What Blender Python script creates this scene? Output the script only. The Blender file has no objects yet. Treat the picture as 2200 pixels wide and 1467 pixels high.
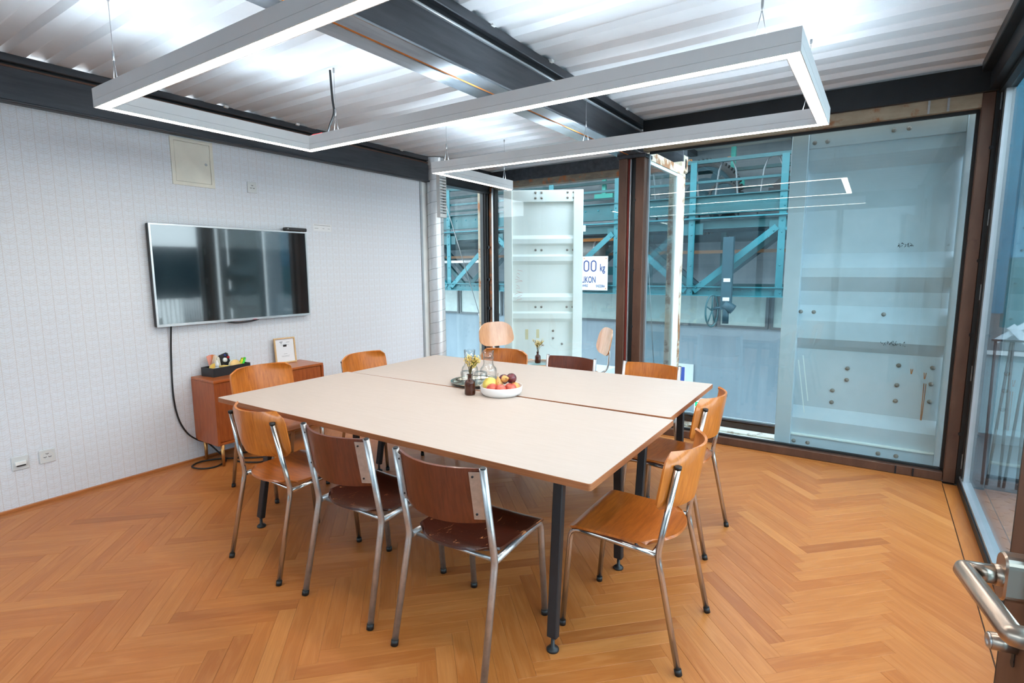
import bpy, math, random
from mathutils import Vector, Matrix

R = random.Random(7)
PI = math.pi
sc = bpy.context.scene
COL = sc.collection

# ---------------------------------------------------------------- camera
FPX, YAW, PITCH, ROLL, CAMH = 1160.08, -0.593773, 0.132526, 0.005045, 1.46
cy, sy, cp, sp = math.cos(YAW), math.sin(YAW), math.cos(PITCH), math.sin(PITCH)
_f = Vector((sy * cp, cy * cp, -sp)); _r = Vector((cy, -sy, 0)); _d = _f.cross(_r)
_c, _s = math.cos(ROLL), math.sin(ROLL)
CR = _c * _r + _s * _d; CD = -_s * _r + _c * _d; CF = _f
cam_data = bpy.data.cameras.new('camera')
cam_data.sensor_width = 36.0
cam_data.lens = 36.0 * FPX / 2200.0
cam_data.clip_start = 0.02
cam = bpy.data.objects.new('camera', cam_data)
cam.matrix_world = Matrix(((CR.x, -CD.x, -CF.x, 0), (CR.y, -CD.y, -CF.y, 0), (CR.z, -CD.z, -CF.z, CAMH), (0, 0, 0, 1)))
COL.objects.link(cam)
sc.camera = cam

# ---------------------------------------------------------------- light of the place
vs = sc.view_settings
vs.view_transform = 'Standard'; vs.look = 'None'; vs.gamma = 1.0; vs.use_curve_mapping = False
vs.exposure = 0.48
SKY_STRENGTH = 5.4
LED_DOWN = 27.0
LED_UP = 27.0
w = bpy.data.worlds.new('sky'); sc.world = w; w.use_nodes = True
nt = w.node_tree; nt.nodes.clear()
_o = nt.nodes.new('ShaderNodeOutputWorld'); _b = nt.nodes.new('ShaderNodeBackground')
_t = nt.nodes.new('ShaderNodeTexCoord'); _x = nt.nodes.new('ShaderNodeSeparateXYZ'); _rp = nt.nodes.new('ShaderNodeValToRGB')
nt.links.new(_t.outputs['Generated'], _x.inputs[0]); nt.links.new(_x.outputs['Z'], _rp.inputs[0])
nt.links.new(_rp.outputs[0], _b.inputs[0]); nt.links.new(_b.outputs[0], _o.inputs[0])
_rp.color_ramp.elements[0].position = 0.0; _rp.color_ramp.elements[0].color = (0.90, 0.95, 1.0, 1)
_rp.color_ramp.elements[1].position = 1.0; _rp.color_ramp.elements[1].color = (0.66, 0.82, 1.0, 1)
_b.inputs[1].default_value = SKY_STRENGTH
cyc = sc.cycles
cyc.use_denoising = True
cyc.max_bounces = 9; cyc.diffuse_bounces = 4; cyc.glossy_bounces = 5; cyc.transmission_bounces = 8; cyc.transparent_max_bounces = 24
cyc.caustics_reflective = False; cyc.caustics_refractive = False
cyc.sample_clamp_indirect = 6.0

# ---------------------------------------------------------------- helpers
def S(r, g, b):
    def c(v):
        v /= 255.0
        return v / 12.92 if v <= 0.04045 else ((v + 0.055) / 1.055) ** 2.4
    return (c(r), c(g), c(b), 1.0)

def ray(px, py):
    return CR * ((px - 1100) / FPX) + CD * ((py - 733.5) / FPX) + CF
def on_y(px, py, Y):
    d = ray(px, py); t = Y / d.y
    return Vector((d.x * t, Y, CAMH + d.z * t))
def to_px(p):
    q = Vector(p) - Vector((0, 0, CAMH))
    z = q.dot(CF)
    return 1100 + FPX * q.dot(CR) / z, 733.5 + FPX * q.dot(CD) / z, z

class MB:
    """collects faces; build() links them as one mesh object"""
    def __init__(s): s.v = []; s.f = []; s.m = []; s.sm = []; s.uv = {}
    def add(s, vs_, fs, mat=0, smooth=False):
        n = len(s.v); s.v += [tuple(v) for v in vs_]
        for f in fs: s.f.append(tuple(n + i for i in f)); s.m.append(mat); s.sm.append(smooth)
        return s
    def box(s, c, d, rot=None, mat=0, bev=0.0):
        x, y, z = d[0] / 2, d[1] / 2, d[2] / 2
        if bev > 0:
            b = min(bev, x * .9, y * .9, z * .9); vs_ = []
            for sx in (-1, 1):
                for sy_ in (-1, 1):
                    for sz in (-1, 1):
                        vs_ += [(sx * x, sy_ * (y - b), sz * (z - b)), (sx * (x - b), sy_ * y, sz * (z - b)), (sx * (x - b), sy_ * (y - b), sz * z)]
            I = lambda a, b_, c_, k: ((a * 2 + b_) * 2 + c_) * 3 + k
            fs = []
            for a in (0, 1):
                q = [I(a, 0, 0, 0), I(a, 1, 0, 0), I(a, 1, 1, 0), I(a, 0, 1, 0)]; fs.append(q if a else q[::-1])
                q = [I(0, a, 0, 1), I(1, a, 0, 1), I(1, a, 1, 1), I(0, a, 1, 1)]; fs.append(q[::-1] if a else q)
                q = [I(0, 0, a, 2), I(1, 0, a, 2), I(1, 1, a, 2), I(0, 1, a, 2)]; fs.append(q if a else q[::-1])
                for e in (0, 1):
                    fs.append([I(a, e, 0, 0), I(a, e, 0, 1), I(a, e, 1, 1), I(a, e, 1, 0)][::(1 if a ^ e else -1)])
                    fs.append([I(a, 0, e, 0), I(a, 1, e, 0), I(a, 1, e, 2), I(a, 0, e, 2)][::(1 if a ^ e else -1)])
                    fs.append([I(0, a, e, 1), I(1, a, e, 1), I(1, a, e, 2), I(0, a, e, 2)][::(-1 if a ^ e else 1)])
                    for g in (0, 1):
                        fs.append([I(a, e, g, 0), I(a, e, g, 1), I(a, e, g, 2)][::(1 if (a ^ e ^ g) else -1)])
        else:
            vs_ = [(-x, -y, -z), (x, -y, -z), (x, y, -z), (-x, y, -z), (-x, -y, z), (x, -y, z), (x, y, z), (-x, y, z)]
            fs = [(0, 3, 2, 1), (4, 5, 6, 7), (0, 1, 5, 4), (1, 2, 6, 5), (2, 3, 7, 6), (3, 0, 4, 7)]
        M = rot if rot is not None else Matrix.Identity(3)
        s.add([Vector(c) + M @ Vector(v) for v in vs_], fs, mat)
        return s
    def bar(s, a, b, wd, ht, up=(0, 0, 1), mat=0, bev=0.0):
        """box from a to b, wd across, ht along up"""
        a, b = Vector(a), Vector(b); d = (b - a); L = d.length; d.normalize()
        u = Vector(up); sd = d.cross(u)
        if sd.length < 1e-4: sd = d.cross(Vector((0, 1, 0)))
        sd.normalize(); u = sd.cross(d)
        M = Matrix((d, sd, u)).transposed()
        return s.box((a + b) / 2, (L, wd, ht), M, mat, bev)
    def lim(s, x0, x1, y0, y1, z0, z1, mat=0, bev=0.0):
        return s.box(((x0 + x1) / 2, (y0 + y1) / 2, (z0 + z1) / 2), (x1 - x0, y1 - y0, z1 - z0), None, mat, bev)
    def tube(s, pts, r, n=10, mat=0, caps=True, smooth=True):
        pts = [Vector(p) for p in pts]; rs = r if isinstance(r, (list, tuple)) else [r] * len(pts)
        t0 = (pts[1] - pts[0]).normalized()
        nrm = t0.cross(Vector((0, 0, 1)))
        if nrm.length < 1e-3: nrm = t0.cross(Vector((0, 1, 0)))
        nrm.normalize(); vs_ = []; prev = t0
        for i, p in enumerate(pts):
            if i == 0: t = t0
            elif i == len(pts) - 1: t = (pts[i] - pts[i - 1]).normalized()
            else: t = ((pts[i + 1] - pts[i]).normalized() + (pts[i] - pts[i - 1]).normalized()).normalized()
            ax = prev.cross(t)
            if ax.length > 1e-6: nrm = Matrix.Rotation(prev.angle(t), 3, ax.normalized()) @ nrm
            nrm = (nrm - t * nrm.dot(t)).normalized(); bn = t.cross(nrm); prev = t
            for k in range(n):
                a = 2 * PI * k / n
                vs_.append(p + rs[i] * (math.cos(a) * nrm + math.sin(a) * bn))
        fs = []
        for i in range(len(pts) - 1):
            for k in range(n):
                fs.append((i * n + k, i * n + (k + 1) % n, (i + 1) * n + (k + 1) % n, (i + 1) * n + k))
        base = len(s.v); s.add(vs_, fs, mat, smooth)
        if caps:
            s.f.append(tuple(base + k for k in range(n))[::-1]); s.m.append(mat); s.sm.append(False)
            m = base + (len(pts) - 1) * n
            s.f.append(tuple(m + k for k in range(n))); s.m.append(mat); s.sm.append(False)
        return s
    def cyl(s, a, b, r, n=16, mat=0, r2=None):
        return s.tube([a, b], [r, r if r2 is None else r2], n, mat, True, True)
    def lathe(s, prof, c=(0, 0, 0), n=24, mat=0, axis=None, smooth=True):
        M = axis if axis is not None else Matrix.Identity(3); vs_ = []; fs = []
        for r, z in prof:
            for k in range(n):
                a = 2 * PI * k / n
                vs_.append(Vector(c) + M @ Vector((r * math.cos(a), r * math.sin(a), z)))
        for i in range(len(prof) - 1):
            for k in range(n):
                fs.append((i * n + k, i * n + (k + 1) % n, (i + 1) * n + (k + 1) % n, (i + 1) * n + k))
        s.add(vs_, fs, mat, smooth); return s
    def shell(s, fn, nu, nv, th, mat=0, mat_edge=None):
        """thin curved board: fn(u,v) in [0,1]^2, thickness th along the normal"""
        P = [[Vector(fn(i / nu, j / nv)) for j in range(nv + 1)] for i in range(nu + 1)]
        def nor(i, j):
            a = P[min(i + 1, nu)][j] - P[max(i - 1, 0)][j]; b = P[i][min(j + 1, nv)] - P[i][max(j - 1, 0)]
            q = a.cross(b)
            return q.normalized() if q.length > 1e-9 else Vector((0, 0, 1))
        N = [[nor(i, j) for j in range(nv + 1)] for i in range(nu + 1)]
        T = [P[i][j] + N[i][j] * th / 2 for i in range(nu + 1) for j in range(nv + 1)]
        B = [P[i][j] - N[i][j] * th / 2 for i in range(nu + 1) for j in range(nv + 1)]
        k = lambda i, j: i * (nv + 1) + j
        s.add(T, [(k(i, j), k(i + 1, j), k(i + 1, j + 1), k(i, j + 1)) for i in range(nu) for j in range(nv)], mat, True)
        s.add(B, [(k(i, j), k(i, j + 1), k(i + 1, j + 1), k(i + 1, j)) for i in range(nu) for j in range(nv)], mat, True)
        me = mat if mat_edge is None else mat_edge
        rim = [(i, 0) for i in range(nu)] + [(nu, j) for j in range(nv)] + [(i, nv) for i in range(nu, 0, -1)] + [(0, j) for j in range(nv, 0, -1)]
        L = len(rim)
        s.add([T[k(*q)] for q in rim] + [B[k(*q)] for q in rim], [(i, L + i, L + (i + 1) % L, (i + 1) % L) for i in range(L)], me)
        return s
    def mesh(s, name, mats):
        me = bpy.data.meshes.new(name); me.from_pydata(s.v, [], s.f)
        for m in (mats if isinstance(mats, (list, tuple)) else [mats]): me.materials.append(m)
        me.polygons.foreach_set('material_index', s.m); me.polygons.foreach_set('use_smooth', s.sm)
        me.update(); return me
    def build(s, name, mats, parent=None, label=None, **kw):
        return link(name, s.mesh(name, mats), parent, label, **kw)

def link(name, me, parent=None, label=None, cat=None, group=None, kind=None, loc=None, rotz=0.0):
    o = bpy.data.objects.new(name, me); COL.objects.link(o)
    if parent is not None: o.parent = parent
    if loc is not None: o.location = loc
    if rotz: o.rotation_euler = (0, 0, rotz)
    if label: o['label'] = label
    if cat: o['category'] = cat
    if group: o['group'] = group
    if kind: o['kind'] = kind
    return o
def thing(name, label, cat, loc=(0, 0, 0), rotz=0.0, group=None):
    return link(name, None, None, label, cat, group, None, loc, rotz)
def struct(name, loc=(0, 0, 0)):
    return link(name, None, None, None, None, None, 'structure', loc)
def tree(o, p):
    c = o.copy(); COL.objects.link(c); c.parent = p
    for ch in list(o.children): tree(ch, c)
    return c
def dup(o, loc, rotz, label=None, group=None):
    c = tree(o, None); c.location = loc; c.rotation_euler = (0, 0, rotz)
    if label: c['label'] = label
    if group: c['group'] = group
    return c
def bez(pts, r=0.03, n=5):
    """polyline with rounded corners"""
    pts = [Vector(p) for p in pts]; out = [pts[0]]
    for i in range(1, len(pts) - 1):
        a, b, c = pts[i - 1], pts[i], pts[i + 1]
        ra = min(r, (a - b).length * .45); rb = min(r, (c - b).length * .45)
        p, q = b + (a - b).normalized() * ra, b + (c - b).normalized() * rb
        for k in range(n + 1):
            t = k / n; out.append(p * (1 - t) ** 2 + b * 2 * t * (1 - t) + q * t * t)
    out.append(pts[-1]); return out
def spline(pts, n=8):
    pts = [Vector(p) for p in pts]; P = [pts[0]] + pts + [pts[-1]]; out = []
    for i in range(1, len(P) - 2):
        for k in range(n):
            t = k / n
            out.append(0.5 * ((2 * P[i]) + (P[i + 1] - P[i - 1]) * t + (2 * P[i - 1] - 5 * P[i] + 4 * P[i + 1] - P[i + 2]) * t * t + (3 * P[i] - P[i - 1] - 3 * P[i + 1] + P[i + 2]) * t ** 3))
    out.append(pts[-1]); return out
def rz(a): return Matrix.Rotation(a, 3, 'Z')

# ---------------------------------------------------------------- materials
class NT:
    def __init__(s, name):
        s.m = bpy.data.materials.new(name); s.m.use_nodes = True; s.t = s.m.node_tree; s.t.nodes.clear()
        s.out = s.t.nodes.new('ShaderNodeOutputMaterial')
    def n(s, typ, **kw):
        x = s.t.nodes.new('ShaderNode' + typ)
        for k, v in kw.items(): setattr(x, k, v)
        return x
    def set(s, sock, v):
        if v is None: return
        if hasattr(v, 'is_output') or isinstance(v, bpy.types.NodeSocket): s.t.links.new(v, sock)
        else: sock.default_value = v
    def math(s, op, a, b=None, c=None, clamp=False):
        x = s.n('Math', operation=op); x.use_clamp = clamp
        s.set(x.inputs[0], a)
        if b is not None: s.set(x.inputs[1], b)
        if c is not None: s.set(x.inputs[2], c)
        return x.outputs[0]
    def vec(s, x, y, z):
        q = s.n('CombineXYZ'); s.set(q.inputs[0], x); s.set(q.inputs[1], y); s.set(q.inputs[2], z); return q.outputs[0]
    def coord(s, which='Object', scale=(1, 1, 1), rot=(0, 0, 0), loc=(0, 0, 0)):
        t = s.n('TexCoord'); m = s.n('Mapping')
        m.inputs['Scale'].default_value = scale; m.inputs['Rotation'].default_value = rot; m.inputs['Location'].default_value = loc
        s.t.links.new(t.outputs[which], m.inputs[0]); return m.outputs[0]
    def noise(s, v=None, scale=5, detail=4, rough=.55, dist=0.0):
        x = s.n('TexNoise'); s.set(x.inputs['Vector'], v); x.inputs['Scale'].default_value = scale
        x.inputs['Detail'].default_value = detail; x.inputs['Roughness'].default_value = rough; x.inputs['Distortion'].default_value = dist
        return x.outputs['Fac']
    def ramp(s, f, *st):
        x = s.n('ValToRGB'); s.set(x.inputs[0], f); e = x.color_ramp.elements
        while len(e) < len(st): e.new(0.5)
        for k, (p, c) in enumerate(st): e[k].position = p; e[k].color = c if len(c) == 4 else (*c, 1)
        return x.outputs[0]
    def mix(s, f, a, b, blend='MIX'):
        x = s.n('Mix', data_type='RGBA', blend_type=blend); s.set(x.inputs[0], f); s.set(x.inputs[6], a); s.set(x.inputs[7], b); return x.outputs[2]
    def bump(s, h, strength=.2, dist=.01):
        x = s.n('Bump'); x.inputs['Strength'].default_value = strength; x.inputs['Distance'].default_value = dist; s.set(x.inputs['Height'], h); return x.outputs[0]
    def bsdf(s, col, rough=.5, metal=0.0, normal=None, coat=0.0, spec=None, trans=0.0, ior=None, coat_rough=.1):
        b = s.n('BsdfPrincipled'); s.set(b.inputs['Base Color'], col); s.set(b.inputs['Roughness'], rough); s.set(b.inputs['Metallic'], metal)
        if normal is not None: s.t.links.new(normal, b.inputs['Normal'])
        b.inputs['Coat Weight'].default_value = coat; b.inputs['Coat Roughness'].default_value = coat_rough
        if spec is not None: b.inputs['Specular IOR Level'].default_value = spec
        b.inputs['Transmission Weight'].default_value = trans
        if ior: b.inputs['IOR'].default_value = ior
        s.t.links.new(b.outputs[0], s.out.inputs[0]); s.b = b; return s.m

def plain(name, c, rough=.5, metal=0.0, coat=0.0, var=.06, scale=8.0, trans=0.0, ior=None, spec=None):
    q = NT(name); f = q.noise(q.coord('Object'), scale, 3)
    lo = tuple(max(0, v * (1 - var)) for v in c[:3]); hi = tuple(min(1, v * (1 + var)) for v in c[:3])
    return q.bsdf(q.ramp(f, (.3, lo), (.7, hi)), rough, metal, None, coat, spec, trans, ior)
def emit(name, c, strength):
    q = NT(name); e = q.n('Emission'); e.inputs[0].default_value = c; e.inputs[1].default_value = strength
    q.t.links.new(e.outputs[0], q.out.inputs[0]); return q.m
def wood(name, dark, light, scale=(2, 26, 26), rough=.35, coat=.15, wear=None, per_object=.0):
    q = NT(name); v = q.coord('Object', scale)
    g = q.noise(v, 3.0, 5, .6, .6); g2 = q.noise(q.coord('Object'), 3.0, 2)
    f = q.math('ADD', q.math('MULTIPLY', g, .75), q.math('MULTIPLY', g2, .25))
    col = q.ramp(f, (.32, dark), (.68, light))
    if per_object:
        oi = q.n('ObjectInfo'); hv = q.n('HueSaturation'); q.set(hv.inputs['Color'], col)
        q.set(hv.inputs['Value'], q.math('ADD', 1 - per_object / 2, q.math('MULTIPLY', oi.outputs['Random'], per_object))); col = hv.outputs[0]
    if wear:
        wv = q.noise(q.coord('Object', (60, 9, 30), (0, 0, .5)), 1.0, 6, .7, 1.0)
        blot = q.noise(q.coord('Object'), 9, 2)
        m_ = q.math('MULTIPLY', q.math('GREATER_THAN', wv, .62), q.math('GREATER_THAN', blot, .52))
        col = q.mix(m_, col, wear)
    return q.bsdf(col, rough, 0, q.bump(g, .05, .002), coat)
def steel(name, c1, c2, rough=.4, metal=.7, scale=6.0, stretch=(1, 1, 1), rust=None, rust_at=.62, bump=.05):
    q = NT(name); f = q.noise(q.coord('Object', stretch), scale, 6, .65)
    col = q.ramp(f, (.3, c1), (.7, c2)); met = metal
    if rust:
        r_ = q.noise(q.coord('Object', (1.3, 1.3, 1.3)), 4.2, 8, .7); k = q.ramp(r_, (rust_at - .05, (0, 0, 0)), (rust_at + .04, (1, 1, 1)))
        col = q.mix(k, col, rust); met = q.math('MULTIPLY', q.math('SUBTRACT', 1.0, k), metal)
    return q.bsdf(col, rough, met, q.bump(f, bump, .003))
def pane_mat(name, tint=(.90, .97, .97, 1), base=.05):
    q = NT(name); lw = q.n('LayerWeight'); lw.inputs[0].default_value = .5
    fac = q.math('ADD', base, q.math('MULTIPLY', q.math('POWER', lw.outputs['Facing'], 4.0), .85), clamp=True)
    t = q.n('BsdfTransparent'); t.inputs[0].default_value = tint
    g = q.n('BsdfGlossy'); g.inputs['Roughness'].default_value = 0.0
    m_ = q.n('MixShader'); q.t.links.new(fac, m_.inputs[0]); q.t.links.new(t.outputs[0], m_.inputs[1]); q.t.links.new(g.outputs[0], m_.inputs[2])
    q.t.links.new(m_.outputs[0], q.out.inputs[0]); return q.m

def glass_mat():
    q = NT('clear_glass'); lw = q.n('LayerWeight'); lw.inputs[0].default_value = .5
    p3 = q.math('POWER', lw.outputs['Facing'], 3.0)
    fac = q.math('ADD', .05, q.math('MULTIPLY', p3, .55), clamp=True)
    t = q.n('BsdfTransparent'); q.set(t.inputs[0], q.mix(p3, (.985, .99, .99, 1), (.50, .56, .58, 1)))
    g = q.n('BsdfGlossy'); g.inputs['Roughness'].default_value = 0.02
    m_ = q.n('MixShader'); q.t.links.new(fac, m_.inputs[0]); q.t.links.new(t.outputs[0], m_.inputs[1]); q.t.links.new(g.outputs[0], m_.inputs[2])
    q.t.links.new(m_.outputs[0], q.out.inputs[0]); return q.m

def plank_mat():
    q = NT('oak_planks')
    uv = q.n('UVMap'); sx = q.n('SeparateXYZ'); q.t.links.new(uv.outputs[0], sx.inputs[0])
    oi = q.n('ObjectInfo'); ge = q.n('NewGeometry')
    rnd = q.math('FRACT', q.math('ADD', oi.outputs['Random'], q.math('MULTIPLY', ge.outputs['Random Per Island'], 7.13)))
    u = q.math('ADD', sx.outputs[0], q.math('MULTIPLY', rnd, 37.0)); v = q.math('ADD', sx.outputs[1], q.math('MULTIPLY', rnd, 11.0))
    grain = q.noise(q.vec(q.math('MULTIPLY', u, 7.0), q.math('MULTIPLY', v, 210.0), rnd), 1.0, 4, .6, .6)
    wav = q.noise(q.vec(q.math('MULTIPLY', u, 3.0), q.math('MULTIPLY', v, 26.0), q.math('MULTIPLY', rnd, 9.0)), 1.0, 3, .5, 1.4)
    base = q.ramp(rnd, (0.0, S(156, 88, 38)), (.08, S(178, 107, 48)), (.35, S(168, 97, 42)), (.6, S(182, 113, 54)), (.85, S(172, 101, 45)), (1.0, S(190, 122, 62)))
    col = q.mix(q.math('MULTIPLY', q.ramp(grain, (.42, (1, 1, 1)), (.62, (0, 0, 0))), .26), base, S(140, 76, 34))
    col = q.mix(q.math('MULTIPLY', q.ramp(wav, (.45, (0, 0, 0)), (.7, (1, 1, 1))), .22), col, S(214, 148, 88))
    return q.bsdf(col, q.math('ADD', .33, q.math('MULTIPLY', grain, .14)), 0, q.bump(grain, .06, .001), .04, .35, 0, None, .25)

def wallpaper_mat():
    q = NT('scallop_wallpaper')
    t = q.n('TexCoord'); x = q.n('SeparateXYZ'); q.t.links.new(t.outputs['Object'], x.inputs[0])
    Y, Z = x.outputs[1], x.outputs[2]
    P, Q = .0715, .062
    def line(d, wd):   # 1 on the line
        return q.math('SUBTRACT', 1.0, q.math('DIVIDE', q.math('ABSOLUTE', d), wd), clamp=True)
    def fr(v): return q.math('SUBTRACT', q.math('FRACT', q.math('ADD', v, .5)), .5)
    uy = q.math('DIVIDE', Y, P)
    total = q.math('MULTIPLY', line(q.math('MULTIPLY', fr(uy), P), .0016), .9)
    total = q.math('MAXIMUM', total, q.math('MULTIPLY', line(q.math('MULTIPLY', fr(q.math('ADD', uy, .5)), P), .0012), .55))
    for off, ph, amp, arcs in ((0.0, 0.0, .62, ((0.0, .021), (.012, .024), (.024, .027))), (.5, .5, .45, ((.006, .016),))):
        u = fr(q.math('ADD', uy, off + .5))
        sag = q.math('SUBTRACT', 1.0, q.math('MULTIPLY', q.math('MULTIPLY', u, u), 4.0))
        for dz, dep in arcs:
            zz = q.math('DIVIDE', q.math('ADD', q.math('ADD', Z, q.math('MULTIPLY', sag, dep)), dz + ph * Q), Q)
            total = q.math('MAXIMUM', total, q.math('MULTIPLY', line(q.math('MULTIPLY', fr(zz), Q), .0017), amp))
    nz = q.noise(q.coord('Object'), 90, 3)
    base = q.ramp(nz, (.3, S(213, 218, 225)), (.7, S(221, 226, 232)))
    col = q.mix(q.math('MULTIPLY', total, .62), base, S(168, 132, 98))
    return q.bsdf(col, .6, 0, q.bump(total, .05, .001))

def concrete_mat(name, a, b, boards=True):
    q = NT(name); n1 = q.noise(q.coord('Object'), .9, 7, .65); n2 = q.noise(q.coord('Object', (3, 3, .35)), 2.2, 5, .6)
    f = q.math('ADD', q.math('MULTIPLY', n1, .55), q.math('MULTIPLY', n2, .45))
    if boards:
        f = q.math('ADD', f, q.math('MULTIPLY', q.math('SUBTRACT', q.noise(q.coord('Object', (.4, .4, 14)), 1.5, 3), .5), .3))
    return q.bsdf(q.ramp(f, (.3, a), (.7, b)), .85, 0, q.bump(n1, .3, .01))

def table_mat():
    q = NT('table_linoleum'); n1 = q.noise(q.coord('Object', (4, 90, 1)), 2.0, 4)
    return q.bsdf(q.ramp(n1, (.3, S(186, 172, 161)), (.7, S(192, 179, 169))), .5, 0)

M = dict(
    plank=plank_mat(), wallpaper=wallpaper_mat(), pane=pane_mat('window_glass', (.89, .965, .98, 1), .042),
    pane_tint=pane_mat('niche_glass', (.93, .975, .98, 1), .038),
    subfloor=plain('subfloor_dark', S(70, 45, 25), .8),
    white=plain('white_paint', S(228, 230, 228), .5), cream=plain('cream_enamel', S(222, 218, 204), .35),
    roof=steel('roof_white_paint', S(206, 210, 213), S(218, 221, 223), .32, .0, 2.0, (1, 1, 1), None, .62, .04),
    mill=steel('mill_steel', S(52, 55, 60), S(78, 80, 84), .42, .55, 3.0, (6, .5, 6)),
    mill_bright=steel('mill_steel_flange', S(110, 116, 122), S(150, 155, 160), .26, .8, 4.0, (6, .4, 6)),
    black=steel('black_steel', S(24, 26, 29), S(38, 40, 43), .4, .3, 5.0),
    brown=steel('brown_steel', S(82, 56, 44), S(108, 78, 62), .45, .35, 5.0, (2, 2, .5), S(70, 36, 24), .66),
    header=steel('rusty_header', S(150, 132, 108), S(176, 160, 136), .6, .1, 6.0, (1, 1, 3), S(150, 88, 36), .60),
    seam=steel('orange_seam', S(178, 104, 36), S(204, 128, 52), .8, .0, 20.0),
    rubber=plain('black_rubber', S(18, 19, 20), .5), primer=plain('red_primer', S(120, 36, 26), .6),
    alu=plain('aluminium_frame', S(176, 182, 186), .35, .6), zinc_frame=plain('window_frame_grey', S(150, 160, 166), .4, .5),
    galv=steel('galvanised_duct', S(206, 210, 213), S(228, 230, 232), .30, .45, 6.0, (1, 1, .6)),
    lamp=plain('lamp_housing', S(226, 228, 229), .45, 0, var=.02),
    led=emit('led_diffuser', (1.0, .90, .79, 1), LED_DOWN), led_up=emit('led_uplight', (.72, .87, 1.0, 1), LED_UP),
    table=table_mat(), ply=wood('plywood_edge', S(118, 66, 36), S(176, 112, 68), (2, 2, 160), .6, 0),
    tleg=steel('table_leg_steel', S(34, 35, 38), S(46, 47, 50), .45, .3, 6.0),
    orange=wood('beech_orange', S(160, 84, 22), S(206, 124, 48), (22, 3, 3), .3, .3, None, .12),
    orange_seat=wood('beech_orange_seat', S(150, 74, 20), S(196, 110, 40), (3, 22, 3), .3, .3, None, .12),
    dark=wood('walnut_dark', S(76, 32, 18), S(112, 52, 30), (22, 3, 3), .32, .25, None, .1),
    dark_seat=wood('walnut_dark_seat', S(52, 22, 14), S(76, 34, 22), (3, 22, 3), .3, .3, S(196, 130, 84), .1),
    chrome=plain('chrome_tube', S(196, 192, 188), .16, .95, var=.02), zinc=steel('worn_zinc_tube', S(168, 170, 172), S(196, 197, 198), .32, .85, 30.0),
    teak=wood('teak_veneer', S(150, 70, 22), S(188, 102, 42), (24, 2.2, 24), .34, .2), teak_v=wood('teak_veneer_front', S(140, 62, 20), S(178, 92, 36), (24, 24, 2.5), .36, .2),
    brass=plain('brass_leg', S(190, 140, 84), .3, .8),
    screen=plain('tv_screen', S(8, 10, 11), .04, 0, 1.0, spec=1.0), tvframe=plain('tv_bezel', S(190, 190, 190), .3, .8), dkplastic=plain('dark_plastic', S(28, 29, 32), .45),
    red=plain('red_plastic', S(196, 30, 34), .4), blue=plain('blue_plastic', S(30, 60, 170), .4),
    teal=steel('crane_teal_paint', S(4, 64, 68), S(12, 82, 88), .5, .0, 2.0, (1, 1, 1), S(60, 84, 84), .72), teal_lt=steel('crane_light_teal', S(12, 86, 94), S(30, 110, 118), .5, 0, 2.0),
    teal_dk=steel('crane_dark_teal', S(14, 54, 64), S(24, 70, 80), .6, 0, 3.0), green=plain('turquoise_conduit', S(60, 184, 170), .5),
    concrete=concrete_mat('board_concrete', S(116, 128, 134), S(148, 157, 161)), concrete_lt=concrete_mat('smooth_concrete', S(112, 128, 136), S(138, 152, 158), False),
    cwhite=steel('container_white', S(232, 236, 228), S(242, 244, 238), .5, 0, 2.0, (1, 1, 1), S(168, 130, 84), .78),
    cgrey=steel('container_grey', S(186, 198, 204), S(208, 216, 220), .55, 0, 1.6, (1, 1, 1), S(96, 92, 88), .76),
    rustpost=steel('rusty_white_post', S(196, 178, 152), S(222, 208, 188), .7, 0, 7.0, (2, 2, .6), S(150, 98, 58), .54),
    signw=plain('enamel_white', S(206, 210, 210), .3, var=.02), ink=plain('navy_ink', S(26, 40, 96), .5), panelw=plain('milky_pane', S(150, 168, 164), .25),
    pframe=plain('panel_frame_grey', S(66, 78, 82), .5), cable=plain('black_cable', S(14, 14, 15), .5), cable_gr=plain('festoon_cable', S(120, 126, 128), .5),
    amber=plain('brown_glass', S(66, 28, 12), .10, 0, .2, spec=.4), glass=glass_mat(),
    silver=plain('silver_tray', S(214, 206, 186), .1, .95), bowl=plain('bowl_white', S(240, 236, 234), .35, var=.01),
    stem=plain('plant_stem', S(96, 84, 48), .7), leaf=plain('plant_leaf', S(120, 130, 36), .6), petal=plain('yellow_petals', S(240, 214, 124), .7), petal2=plain('pink_petal', S(206, 160, 176), .7),
    frame_wood=wood('pale_frame_wood', S(196, 156, 104), S(222, 186, 136), (20, 20, 3), .5, 0), paper=plain('white_paper', S(226, 228, 230), .7, var=.01), grey_ink=plain('grey_ink', S(120, 120, 122), .8),
    lounge=wood('lounge_ply', S(204, 142, 96), S(228, 172, 128), (12, 2, 2), .2, .5), handle=plain('satin_steel', S(176, 160, 146), .3, .9, var=.03),
    wire=plain('steel_wire', S(150, 150, 150), .4, .7), checker=steel('checker_plate', S(120, 124, 126), S(150, 152, 154), .4, .6, 9.0),
    led_sign=emit('exit_sign_green', S(20, 190, 130), 1.6), led_signw=emit('exit_sign_white', (1, 1, 1, 1), 2.2),
)
XL, XC, XR, YB1, YB2, YR = -4.32, -1.86, .55, 5.87, 4.66, -1.7
ZC = 2.715

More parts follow.
